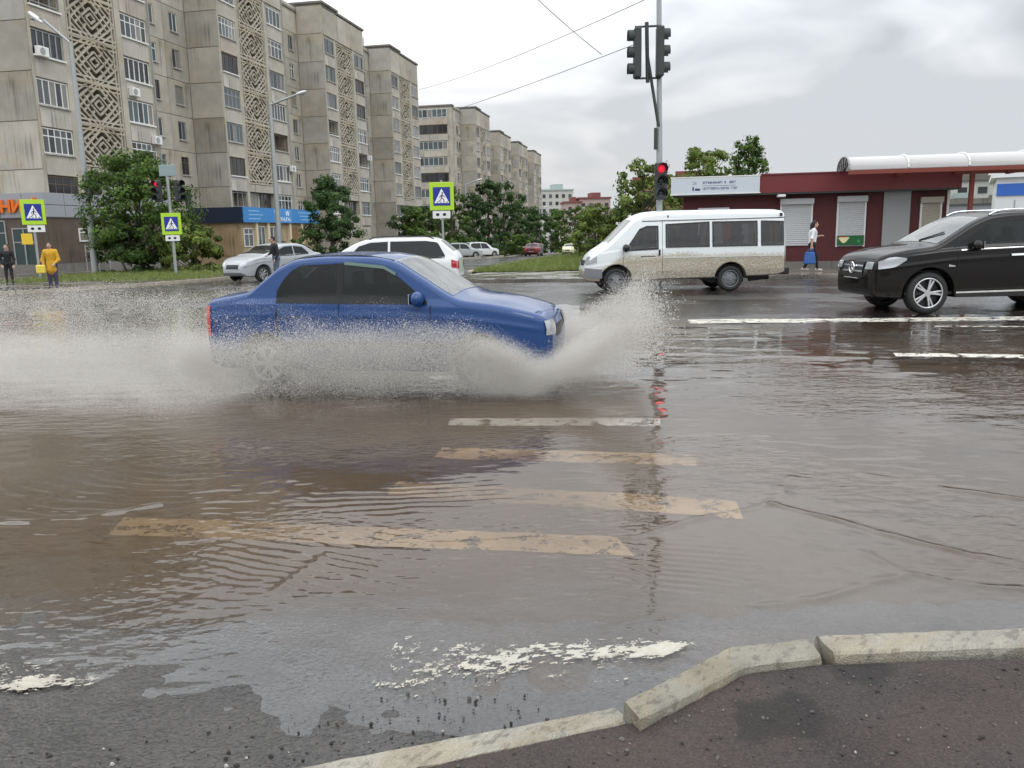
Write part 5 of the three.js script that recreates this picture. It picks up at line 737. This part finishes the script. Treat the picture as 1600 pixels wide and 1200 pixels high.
function sdfMesh(bones, c, half, res, k, colors) {
  const mc = new MarchingCubes(res, new THREE.MeshStandardMaterial(), false, false, 60000), f = mc.field, hs = res / 2; mc.isolation = 0;
  for (let z = 0; z < res; z++) for (let y = 0; y < res; y++) for (let x = 0; x < res; x++) f[z * res * res + y * res + x] = -field(bones, [c[0] + (x - hs) / hs * half, c[1] + (y - hs) / hs * half, c[2] + (z - hs) / hs * half], k)[0];
  mc.update(); const n = mc.count, P = new Float32Array(n * 3), N = new Float32Array(n * 3), C = new Float32Array(n * 3);
  for (let i = 0; i < n; i++) {
    const p = [0, 1, 2].map((j) => c[j] + mc.positionArray[i * 3 + j] * half), e = 0.004, [d, id] = field(bones, p, k), g = [0, 1, 2].map((j) => { const q = [...p]; q[j] += e; return field(bones, q, k)[0] - d; }), L = Math.hypot(...g) || 1, col = colors[id];
    for (let j = 0; j < 3; j++) { P[i * 3 + j] = p[j]; N[i * 3 + j] = g[j] / L; C[i * 3 + j] = col[j]; }
  }
  const g = new THREE.BufferGeometry(); g.setAttribute('position', new THREE.BufferAttribute(P, 3)); g.setAttribute('normal', new THREE.BufferAttribute(N, 3)); g.setAttribute('color', new THREE.BufferAttribute(C, 3)); return g;
}
// z is forward, x to the figure's left; pose gives foot, knee, elbow and hand places
function person(label, pos, turn, s, pose, col) {
  const G = thing('person', label, 'person', pos, turn), B = [], cap = (a, b, ra, rb, c) => B.push({ a, b, ra, rb, c }), colors = [col.skin, col.top, col.legs, col.shoes, col.under ?? col.top];
  const bk = pose.bulk ?? 0, hip = pose.hip ?? [0, 0.92, 0], chest = pose.chest ?? [0, 1.3, 0.02], neck = pose.neck ?? [0, 1.46, 0.02], head = pose.head ?? [0, 1.62, 0.05];
  cap([hip[0] - 0.07, hip[1], hip[2]], [hip[0] + 0.07, hip[1], hip[2]], 0.115, 0.115, 2); cap([hip[0], hip[1] + 0.08, hip[2]], chest, 0.125 + bk, 0.145 + bk, 1); cap([chest[0] - 0.1, chest[1] + 0.06, chest[2]], [chest[0] + 0.1, chest[1] + 0.06, chest[2]], 0.095 + bk, 0.095 + bk, 1); cap([chest[0], chest[1] + 0.1, chest[2]], neck, 0.08, 0.055, 1); cap(neck, [head[0], head[1] - 0.06, head[2] - 0.01], 0.052, 0.05, 0);
  if (pose.skirt) cap([hip[0], hip[1] + 0.02, hip[2]], [hip[0], hip[1] - 0.2, hip[2]], 0.17, 0.19, 1);
  const hands = [];
  for (const sd of [1, -1]) {
    const q = sd > 0 ? pose.left : pose.right, hj = [hip[0] + sd * 0.09, hip[1] - 0.02, hip[2]], sh = [chest[0] + sd * 0.19, chest[1] + 0.1, chest[2]];
    cap(hj, q.knee, 0.095 + bk * 0.5, 0.06 + bk * 0.6, 2); cap(q.knee, q.foot, 0.062 + bk * 0.6, 0.042 + bk * 0.6, 2); cap([q.foot[0], q.foot[1] - 0.035, q.foot[2] - 0.03], [q.foot[0] + sd * 0.01, q.foot[1] - 0.05, q.foot[2] + 0.15], 0.045, 0.034, 3);
    cap(sh, q.elbow, 0.062 + bk * 0.5, 0.048 + bk * 0.5, 1); cap(q.elbow, q.hand, 0.047 + bk * 0.5, 0.03 + bk * 0.4, q.bare ? 0 : 1);
    const d = [0, 1, 2].map((j) => q.hand[j] - q.elbow[j]), L = Math.hypot(...d), u = d.map((v) => v / L); let across = [sd * (u[2]), 0, -u[0] * sd]; const al = Math.hypot(...across) || 1; across = al < 0.2 ? [0, 0, 1] : across.map((v) => v / al); const nrm = [across[1] * u[2] - across[2] * u[1], across[2] * u[0] - across[0] * u[2], across[0] * u[1] - across[1] * u[0]];
    const at = (a, b, n) => [0, 1, 2].map((j) => q.hand[j] + u[j] * a + across[j] * b + nrm[j] * n), H = [];
    for (const b of [-0.02, 0.02]) H.push({ a: at(-0.02, b * 0.6, 0), b: at(0.07, b * 1.3, 0), ra: 0.022, rb: 0.018, c: 0 });
    [[-0.032, 0.05], [-0.011, 0.062], [0.011, 0.067], [0.032, 0.06]].forEach(([b, l]) => { H.push({ a: at(0.075, b, 0), b: at(0.075 + l * 0.6, b, 0.012), ra: 0.0098, rb: 0.009, c: 0 }, { a: at(0.075 + l * 0.6, b, 0.012), b: at(0.075 + l, b, 0.034), ra: 0.009, rb: 0.008, c: 0 }); });
    H.push({ a: at(0.01, 0.028, 0.005), b: at(0.05, 0.056, 0.018), ra: 0.012, rb: 0.01, c: 0 }, { a: at(0.05, 0.056, 0.018), b: at(0.075, 0.055, 0.032), ra: 0.01, rb: 0.009, c: 0 });
    hands.push([H, at(0.06, 0, 0)]);
  }
  const HB = [{ a: head, e: [0.078, 0.112, 0.098], c: 0 }, { a: [head[0], head[1] - 0.055, head[2] + 0.025], e: [0.055, 0.065, 0.07], c: 0 }, { a: [head[0], head[1] + 0.01, head[2] + 0.095], b: [head[0], head[1] - 0.022, head[2] + 0.112], ra: 0.01, rb: 0.015, c: 0 }, { a: [head[0] - 0.02, head[1] - 0.06, head[2] + 0.088], b: [head[0] + 0.02, head[1] - 0.06, head[2] + 0.088], ra: 0.009, rb: 0.009, c: 5 }, ...[-1, 1].flatMap((t) => [{ a: [head[0] + t * 0.08, head[1] + 0.015, head[2]], b: [head[0] + t * 0.082, head[1] - 0.03, head[2]], ra: 0.014, rb: 0.01, c: 0 }, { a: [head[0] + t * 0.032, head[1] + 0.008, head[2] + 0.086], b: [head[0] + t * 0.034, head[1] + 0.008, head[2] + 0.088], ra: 0.011, rb: 0.011, c: 6 }]), { a: neck, b: [head[0], head[1] - 0.07, head[2]], ra: 0.05, rb: 0.048, c: 0 }];
  const all = [...colors, [0.3, 0.1, 0.09], [0.03, 0.02, 0.02]];
  const gs = [sdfMesh(B, [0, 0.86, 0.02], 0.98, 80, 0.05, all), sdfMesh(HB, head, 0.19, 44, 0.02, all), ...hands.map(([H, c]) => sdfMesh(H, c, 0.14, 40, 0.008, all))];
  const body = mesh('body', merge(gs), new THREE.MeshStandardMaterial({ vertexColors: true, roughness: 0.85 }), G);
  const hb = [{ a: [head[0], head[1] + 0.03, head[2] - 0.02], e: [0.092, 0.105, 0.1], c: 0 }]; if (col.hairLong) hb.push({ a: [head[0], head[1] - 0.02, head[2] - 0.07], b: [head[0], head[1] - 0.24, head[2] - 0.09], ra: 0.085, rb: 0.07, c: 0 }); if (col.hood) hb.push({ a: [head[0], head[1] - 0.06, head[2] - 0.07], b: [head[0], head[1] + 0.04, head[2] - 0.05], ra: 0.1, rb: 0.09, c: 0 });
  const keep = hb.concat(); const hg = sdfMesh(keep, [head[0], head[1] - 0.06, head[2] - 0.04], 0.26, 44, 0.03, [col.hair]);
  { const p = hg.attributes.position; for (let i = 0; i < p.count; i++) { if (p.getZ(i) > head[2] + 0.05 && p.getY(i) < head[1] + 0.06) p.setZ(i, Math.min(p.getZ(i), head[2] + 0.035)); } }
  mesh('hair', hg, new THREE.MeshStandardMaterial({ vertexColors: true, roughness: 0.7 }), body);
  G.scale.setScalar(s); return G;
}
const still = (hl, hr, el, er) => ({ left: { knee: [0.1, 0.5, 0.03], foot: [0.11, 0.08, 0], elbow: el, hand: hl }, right: { knee: [-0.1, 0.5, 0.02], foot: [-0.11, 0.08, 0.02], elbow: er, hand: hr } });
// walking woman, phone in one hand
{
  const pose = { left: { knee: [0.09, 0.52, 0.17], foot: [0.08, 0.09, 0.22], elbow: [0.24, 1.13, 0.02], hand: [0.12, 1.2, 0.26], bare: true }, right: { knee: [-0.09, 0.5, -0.04], foot: [-0.08, 0.12, -0.26], elbow: [-0.26, 1.12, -0.06], hand: [-0.27, 0.86, -0.06], bare: true }, head: [0, 1.6, 0.07] };
  person('woman with long dark hair, white jacket and black trousers walking past the shutters', [10.75, 0.12, -29.9], Math.PI / 2 - 0.15, 1.03, pose, { skin: [0.5, 0.32, 0.24], top: [0.68, 0.69, 0.72], legs: [0.012, 0.012, 0.014], shoes: [0.6, 0.5, 0.46], hair: [0.016, 0.01, 0.009], hairLong: true });
  const P = thing('shopping_bag', 'bright blue bag carried by the woman in white', 'bag', [10.75, 0.12, -29.9], Math.PI / 2 - 0.15), m = std([0.02, 0.09, 0.3], 0.5), bag = rbox(0.2, 0.42, 0.4, 0.05, 0, 0, 0, 4), p = bag.attributes.position; for (let i = 0; i < p.count; i++) { const t = (p.getY(i) + 0.21) / 0.42, n = fbm(p.getZ(i) * 9, p.getY(i) * 9, 2, 4) - 0.5; p.setX(i, p.getX(i) * (1.1 - 0.5 * t) + n * 0.03); p.setZ(i, p.getZ(i) * (1.05 - 0.25 * t)); } bag.computeVertexNormals(); bag.translate(-0.31, 0.48, -0.12); mesh('bag', bag, m, P);
  for (const z of [-0.17, -0.07]) mesh('strap', new THREE.TubeGeometry(new THREE.CatmullRomCurve3([[-0.31, 0.66, z - 0.06], [-0.285, 0.8, z * 0.7], [-0.28, 0.82, -0.03], [-0.31, 0.66, z + 0.06]].map((v) => new THREE.Vector3(...v))), 16, 0.012, 6), m, P);
}
person('person in dark clothes standing at the far left edge', [-19.3, 0.1, -32.4], 0.4, 0.9, still([0.22, 0.84, 0.12], [-0.2, 0.86, 0.14], [0.26, 1.1, 0], [-0.26, 1.1, 0]), { skin: [0.45, 0.3, 0.23], top: [0.012, 0.013, 0.016], legs: [0.014, 0.014, 0.018], shoes: [0.02, 0.02, 0.02], hair: [0.012, 0.01, 0.01] });
person('person in a yellow jacket standing on the far pavement', [-16.1, 0.1, -29.6], 0.2, 0.92, { ...still([0.17, 0.95, 0.24], [-0.25, 0.9, 0.12], [0.27, 1.08, 0.05], [-0.29, 1.1, 0.02]), skirt: true, bulk: 0.035 }, { skin: [0.45, 0.3, 0.23], top: [0.55, 0.3, 0.02], legs: [0.05, 0.04, 0.08], shoes: [0.03, 0.03, 0.03], hair: [0.03, 0.02, 0.02], hood: true });
{ const b = thing('handbag', 'pale yellow bag held by the person in yellow', 'bag', [-16.38, 0.78, -29.4]); mesh('bag', rbox(0.32, 0.3, 0.14, 0.05, 0, 0, 0, 3), std([0.7, 0.55, 0.08], 0.6), b); mesh('strap', new THREE.TubeGeometry(new THREE.CatmullRomCurve3([[-0.1, 0.14, 0], [0.0, 0.3, 0], [0.12, 0.14, 0]].map((v) => new THREE.Vector3(...v))), 12, 0.012, 6), std([0.5, 0.35, 0.05], 0.6), b); }
person('person in a dark jacket standing beside the silver car', [-8.75, 0.03, -31.6], -0.9, 1.0, { ...still([0.2, 0.85, 0.15], [-0.12, 1.02, 0.28], [0.27, 1.1, 0.02], [-0.26, 1.12, 0.08]), chest: [0, 1.29, 0.05], neck: [0, 1.45, 0.07], head: [0, 1.6, 0.12] }, { skin: [0.42, 0.28, 0.21], top: [0.018, 0.018, 0.02], legs: [0.1, 0.13, 0.18], shoes: [0.03, 0.03, 0.03], hair: [0.012, 0.01, 0.01] });
// ---------- trees and shrubs ----------
function leafGeometry(list, R, col) {   // list: [x, y, z, size]; two bent triangles per leaf
  const n = list.length, P = new Float32Array(n * 12), N = new Float32Array(n * 12), C = new Float32Array(n * 12), I = new Uint32Array(n * 6), a = new THREE.Vector3(), b = new THREE.Vector3(), nn = new THREE.Vector3();
  for (let i = 0; i < n; i++) {
    const [x, y, z, s, ox, oy, oz, tone = 1] = list[i]; nn.set(ox + (R() - 0.5) * 1.5, oy + 0.35 + (R() - 0.5) * 1.3, oz + (R() - 0.5) * 1.5).normalize(); a.set(R() - 0.5, R() - 0.7, R() - 0.5).cross(nn).normalize(); b.crossVectors(nn, a);
    const w = s * 0.62, pts = [[-s, 0, 0], [0, -w, s * 0.12], [s, 0, -s * 0.1], [0, w, s * 0.12]], v = R(), k = (0.55 + 0.75 * v) * tone, warm = R();
    for (let q = 0; q < 4; q++) { const [u, t, h] = pts[q], o = i * 12 + q * 3; P[o] = x + a.x * u + b.x * t + nn.x * h; P[o + 1] = y + a.y * u + b.y * t + nn.y * h; P[o + 2] = z + a.z * u + b.z * t + nn.z * h; N[o] = nn.x; N[o + 1] = nn.y; N[o + 2] = nn.z; C[o] = col[0] * k * (1 + 0.5 * warm * v); C[o + 1] = col[1] * k; C[o + 2] = col[2] * k; }
    I.set([i * 4, i * 4 + 1, i * 4 + 3, i * 4 + 1, i * 4 + 2, i * 4 + 3], i * 6);
  }
  const g = new THREE.BufferGeometry(); g.setAttribute('position', new THREE.BufferAttribute(P, 3)); g.setAttribute('normal', new THREE.BufferAttribute(N, 3)); g.setAttribute('color', new THREE.BufferAttribute(C, 3)); g.setIndex(new THREE.BufferAttribute(I, 1)); return g;
}
const matLeaf = new THREE.MeshPhysicalMaterial({ vertexColors: true, roughness: 0.8, specularIntensity: 0.35, transmission: 0.28, thickness: 0, side: THREE.DoubleSide }), matBark = std([0.09, 0.075, 0.06], 0.95, { bumpMap: cG, bumpScale: 0.02 });
function tree(name, label, x, z, h, o) {
  const R = rng(o.seed), y0 = o.y ?? groundY(x, z) + 0.08, T = thing(name, label, o.category ?? 'tree', [x, y0, z], R() * 6, o.group), rx = o.r, cb = o.base * h, ch = h - cb, leaves = [], wood = [];
  if (o.trunk !== false) wood.push(bar([0, -0.2, 0], [0.05, h * 0.5, 0.03], h * 0.024 + 0.03, h * 0.013, 9), bar([0.05, h * 0.5, 0.03], [0, h * 0.9, 0], h * 0.013, 0.02, 7));
  const shape = (t) => o.cone ? Math.pow(1 - t, 0.75) * (0.55 + 0.45 * smooth(0, 0.12, t)) : Math.sqrt(Math.max(0, 1 - Math.pow(Math.abs(t - 0.42) / 0.6, 2.2)));
  const clumps = []; let guard = 0;
  while (clumps.length < o.clumps && guard++ < 9999) { const t = R(), a = R() * 6.283, lob = 0.72 + 0.5 * vnoise(a * 1.2 + o.seed, t * 4, o.seed), rr = Math.pow(R(), 0.45) * rx * shape(t) * lob; if (shape(t) < 0.08) continue; clumps.push([Math.cos(a) * rr, cb + t * ch * (0.96 + 0.08 * R()), Math.sin(a) * rr, (0.16 + 0.16 * R()) * Math.min(rx, ch * 0.5) * (o.tight ?? 1)]); }
  clumps.forEach((c, i) => { if (i % 4 === 0) wood.push(bar([0.03, Math.max(cb * 0.75, c[1] - rx * 0.7), 0.02], [c[0], c[1], c[2]], 0.018 * Math.sqrt(h), 0.012, 5)); const tone = 0.65 + 0.75 * R(), n = Math.round(o.leaves / o.clumps * (0.35 + 1.3 * R())); for (let k = 0; k < n; k++) { const u = R() * 2 - 1, a = R() * 6.283, r = Math.pow(R(), 0.5) * c[3], q = Math.sqrt(1 - u * u), dx = q * Math.cos(a), dz = q * Math.sin(a); leaves.push([c[0] + dx * r, c[1] + u * r * 0.72, c[2] + dz * r, (o.leaf ?? 0.13) * (0.45 + 1.15 * R() * R() + 0.2 * R()), dx + c[0] / rx, u, dz + c[2] / rx, tone]); } });
  if (wood.length) mesh('trunk', wood, matBark, T); mesh('crown', leafGeometry(leaves, R, o.col), matLeaf, T); return T;
}
const green = [0.062, 0.125, 0.022], deep = [0.04, 0.09, 0.024], light = [0.11, 0.17, 0.035];
tree('leafy_tree', 'broad dark green tree at left before the near apartment block', -18.3, -42, 5.6, { r: 2.75, base: 0.1, clumps: 240, leaves: 21000, leaf: 0.085, tight: 0.8, col: green, seed: 3 });
tree('shrub', 'green bush at the foot of the broad left tree', -15.3, -41, 2.2, { r: 1.7, base: 0.02, clumps: 60, leaves: 6500, leaf: 0.1, col: light, seed: 4, trunk: false, category: 'shrub' });
tree('shrub', 'dark low bush left of the broad left tree trunk', -18.6, -41, 2.2, { r: 1.5, base: 0.02, clumps: 40, leaves: 4200, leaf: 0.1, col: deep, seed: 6, trunk: false, category: 'shrub' });
tree('leafy_tree', 'dark green tree with open branches right of the blue signboard', -12.6, -60, 5.9, { r: 2.1, base: 0.06, clumps: 110, leaves: 10500, leaf: 0.11, tight: 0.85, col: deep, seed: 9, y: -0.3 });
tree('shrub', 'low dark hedge bush below the blue signboard', -14.6, -57, 1.7, { r: 1.9, base: 0.02, clumps: 40, leaves: 3500, leaf: 0.12, col: deep, seed: 12, trunk: false, category: 'shrub', y: 0 });
const rowTrees = [[-10.5, -90, 5.5, 2.4, deep], [-8.2, -78, 4.9, 2.0, green], [-6.6, -98, 8.0, 2.7, green], [-4.4, -104, 7.6, 2.6, deep], [-2.6, -108, 9.6, 2.7, deep], [-0.6, -112, 9.4, 2.8, deep], [1.4, -118, 8.2, 2.8, deep], [4.2, -128, 7.0, 2.8, deep], [7.5, -136, 7.0, 3.0, green], [11, -140, 8.0, 3.4, green], [14.5, -142, 8.0, 3.6, light], [18.5, -140, 7.6, 3.8, green], [22.5, -138, 8.4, 3.8, light]];
const rowWords = ['leftmost small dark tree of the far row, beside the near block', 'low bushy tree behind the big crossing sign', 'tall tree right of the big crossing sign', 'tree before the second block, just right of the thin lamp', 'tall pointed tree in the middle of the far row', 'tallest dark tree of the far row', 'dark tree right of the tallest one in the far row', 'rounded tree above the parked white estate', 'green tree at the bend of the far row', 'dark tree below the pale far tower', 'green tree below the far red and white block', 'dark low tree left of the pale yellow car', 'green tree at the right end of the far row'];
rowTrees.forEach(([x, z, h, r, c], i) => tree('street_tree', rowWords[i], x, z, h, { r, base: 0.06, clumps: 75, leaves: 5200, leaf: 0.17, tight: 0.85, col: c, seed: 40 + i * 3, group: 'trees along the far street', y: groundY(x, z) - 0.2 }));
tree('shrub', 'clipped green hedge beside the parked estates', 1.5, -100, 2.4, { r: 3.2, base: 0.02, clumps: 60, leaves: 5000, leaf: 0.14, col: green, seed: 85, trunk: false, category: 'shrub' });
tree('leafy_tree', 'light green poplar left of the kiosk behind the traffic light', 6.9, -43, 4.9, { r: 1.9, base: 0.08, clumps: 90, leaves: 5600, leaf: 0.11, col: light, seed: 21, tight: 0.85, y: 0.1 });
tree('leafy_tree', 'light green bush tree behind the front of the minibus', 4.7, -44, 2.7, { r: 1.7, base: 0.04, clumps: 60, leaves: 4200, leaf: 0.11, col: light, seed: 22, y: 0.1 });
tree('leafy_tree', 'wide green tree crown showing over the grey signboard', 11.9, -52, 6.3, { r: 2.3, base: 0.25, clumps: 90, leaves: 6000, leaf: 0.12, col: light, seed: 24, tight: 0.8, y: 0 });
tree('leafy_tree', 'single green tree top right over the kiosk roof', 16.9, -60, 7.8, { r: 1.5, base: 0.25, clumps: 130, leaves: 5200, leaf: 0.12, col: green, seed: 33, y: 0, tight: 0.9 });
const gauss = (R) => (R() + R() + R() + R() - 2) * 0.87;
// ---------- thrown-up water: droplets of many sizes, each a little faceted bead ----------
const dropMat = phy([0.64, 0.615, 0.575], 0.35, { ior: 1.33 });
function beadCluster(seed, n, rad, s0, s1) { const R = rng(seed), gs = []; for (let i = 0; i < n; i++) { const g = new THREE.OctahedronGeometry(lerp(s0, s1, Math.pow(R(), 2.2)), 0), u = R() * 2 - 1, a = R() * 6.283, r = Math.cbrt(R()) * rad, q = Math.sqrt(1 - u * u); g.scale(1, 0.8 + R() * 0.9, 1); g.rotateX(R() * 6); g.rotateY(R() * 6); g.translate(q * Math.cos(a) * r, u * r, q * Math.sin(a) * r); gs.push(g); } return merge(gs); }
function spray(name, label, pts, geo, dir) { const fwd = new THREE.Vector3(0, 0, 1), dv = new THREE.Vector3(), roll = new THREE.Quaternion(); const im = new THREE.InstancedMesh(geo, dropMat, pts.length), m = new THREE.Matrix4(), q = new THREE.Quaternion(), e = new THREE.Euler(), R = rng(pts.length); pts.forEach(([x, y, z, s], i) => { if (dir) { dv.set(dir[0] + gauss(R) * 0.3, dir[1] + gauss(R) * 0.3, dir[2] + gauss(R) * 0.3).normalize(); q.setFromUnitVectors(fwd, dv).multiply(roll.setFromAxisAngle(fwd, R() * 6.3)); } else q.setFromEuler(e.set(R() * 6.3, R() * 6.3, R() * 6.3)); m.compose(new THREE.Vector3(x, y, z), q, dir ? new THREE.Vector3(s * 0.62, s * 0.62, s * 1.9) : new THREE.Vector3(s, s, s)); im.setMatrixAt(i, m); }); im.name = name; im.castShadow = im.receiveShadow = true; scene.add(im); tag(im, label, 'spray', null, 'stuff'); return im; }
const mist = beadCluster(1, 190, 0.14, 0.0008, 0.0018), mid = beadCluster(2, 26, 0.14, 0.0018, 0.0042), single = new THREE.OctahedronGeometry(1, 0);
const carAx = [Math.cos(10.5 * Math.PI / 180), Math.sin(10.5 * Math.PI / 180)];   // the sedan's heading on the ground
const along = (l, off) => [-1.47 + l * carAx[0] - off * carAx[1] * 0.6, -10.05 + l * carAx[1] * (l > -2 ? 1 : 0.75) - (l > -2 ? 0 : 0.13) + off];   // l metres ahead of the car's middle, off metres towards the viewer
{
  const R = rng(501), a = [], b = [], c = [], f = [];
  // jet thrown forward and out from the front wheels
  for (let i = 0; i < 4800; i++) {
    const t = Math.pow(R(), 0.75), far = R() < 0.55, ang = gauss(R) * 0.3, l = 1.35 + t * 1.75 + gauss(R) * 0.16, up = 0.02 + t * 0.62 * (0.45 + 0.75 * R()) + 0.5 * t * t * R(), off = (far ? -0.9 - t * 0.8 : 0.85 + t * 0.25) + gauss(R) * (0.12 + 0.3 * t);
    const [x, z] = along(l, off + ang * 0.3); (t > 0.72 && R() < 0.75 ? b : f).push([x, Math.max(0.02, up), z, 0.7 + R() * 0.7]);
  }
  for (let i = 0; i < 1700; i++) { const l = 1.5 + gauss(R) * 0.55, y = 0.04 + 0.5 * Math.pow(R(), 1.1) * Math.exp(-(((l - 1.45) / 0.8) ** 2)), [x, z] = along(l, 0.98 + 0.25 * R() + gauss(R) * 0.08); (R() < 0.3 ? b : a).push([x, y, z, 0.6 + R() * 0.7]); }   // boil round the front wheel
  for (let i = 0; i < 1500; i++) { const l = 2.25 + gauss(R) * 0.4, y = 0.04 + 0.62 * Math.pow(R(), 0.9) * smooth(1.6, 2.4, l), [x, z] = along(l, -0.3 + gauss(R) * 1.0); (R() < 0.3 ? b : a).push([x, y, z, 0.6 + R() * 0.7]); }   // wall of water before the bumper
  // curtain along the near flank, highest behind the front wheel, ragged at the tail
  for (let i = 0; i < 4700; i++) {
    const s = Math.pow(R(), 0.85), l = 1.85 - s * 4.0, arch = 0.64 * Math.sin(Math.min(1, 0.25 + s * 4) * Math.PI / 2) * (1 - 0.12 * s) + 0.1 * (fbm(l * 2.2, 1, 3, 7) - 0.5), y = 0.02 + arch * Math.pow(R(), 0.7) * (0.8 + 0.35 * R()), off = 1.0 + 0.28 * s + gauss(R) * 0.16 + (0.62 - y) * 0.12;
    const [x, z] = along(l, off); (s > 0.62 ? (R() < 0.55 ? b : a) : R() < 0.16 ? b : a).push([x, y, z, 0.7 + R() * 0.7]);
  }
  for (let i = 0; i < 6500; i++) { const s = R(), l = 1.2 - s * 3.5, y = 0.1 + 0.75 * Math.pow(R(), 0.8) * (0.75 + 0.4 * fbm(l * 3, 5, 3, 8)), [x, z] = along(l, 1.0 + 0.3 * R()); c.push([x, y, z, 0.002 + 0.0042 * Math.pow(R(), 3)]); }
  for (let i = 0; i < 7000; i++) { const t = 0.5 + 0.62 * R(), far = R() < 0.7, [x, z] = along(1.35 + t * 1.75 + gauss(R) * 0.22, (far ? -0.9 - t * 0.8 : 0.9) + gauss(R) * 0.4); c.push([x, Math.max(0.03, 0.1 + t * 0.75 * (0.35 + R()) * 0.95 + gauss(R) * 0.1), z, 0.0028 + 0.006 * Math.pow(R(), 3)]); }
  spray('water_spray', 'fine muddy spray along the flank of the blue sedan', a, mist, [-0.9, 0.5, 0.2]); spray('water_spray', 'jet of spray thrown forward by the front wheels of the blue sedan', f, mist, [0.85, 0.5, 0]); spray('water_spray', 'coarser drops in the splash round the blue sedan', b, mid); spray('water_drops', 'single drops flying round the blue sedan', c, single);
}
{
  const R = rng(777), a = [], b = [], c = [];
  // wake: low mist over the water behind the car and the falling far-side curtain
  for (let i = 0; i < 7600; i++) {
    const s = Math.pow(R(), 0.85), l = -1.9 - s * 6.2, off = gauss(R) * 1.15 + 0.1, y = 0.01 + Math.pow(R(), 1.7) * (0.62 - 0.2 * s) * (1 - 0.25 * Math.abs(off));
    const [x, z] = along(l, off); a.push([x, Math.max(0.01, y), z, 0.7 + R() * 0.8]);
  }
  for (let i = 0; i < 3600; i++) a.push([-9 + 8 * R(), 0.02 + 1.0 * Math.pow(R(), 1.5), -10 + gauss(R) * 2.6, 0.5 + R() * 0.7]);   // thin haze all round the wake
  for (let i = 0; i < 2600; i++) { const [x, z] = along(-1.2 - 6.5 * R(), 1.1 + 1.3 * R() + gauss(R) * 0.3); a.push([x, 0.02 + 0.28 * Math.pow(R(), 2), z, 0.6 + R() * 0.6]); }
  for (let i = 0; i < 3600; i++) { const s = R(), l = -2.2 - s * 6.2, [x, z] = along(l, -1.0 - 0.9 * s + gauss(R) * 0.5), y = 0.1 + (0.95 + 0.1 * s) * Math.pow(R(), 0.75) * (0.6 + 0.5 * fbm(l * 1.3, 2, 3, 9)); b.push([x, y, z, 0.7 + R() * 0.7]); }
  for (let i = 0; i < 9500; i++) { const s = R(), l = -1.9 - s * 6.6, [x, z] = along(l, -1.0 - 1.0 * s + gauss(R) * 0.7), y = 0.15 + 1.05 * Math.pow(R(), 0.8) * (0.55 + 0.55 * fbm(l * 1.7, 4, 3, 10)); c.push([x, y, z, 0.0022 + 0.005 * Math.pow(R(), 3)]); }
  spray('water_spray', 'pale mist hanging over the wake left of the blue sedan', a, mist, [-1, 0.12, 0]); spray('water_spray', 'falling curtain of drops beyond the wake at left', b, mid); spray('water_drops', 'single drops scattered over the wake at left', c, single);
}
renderer.render(scene, camera);
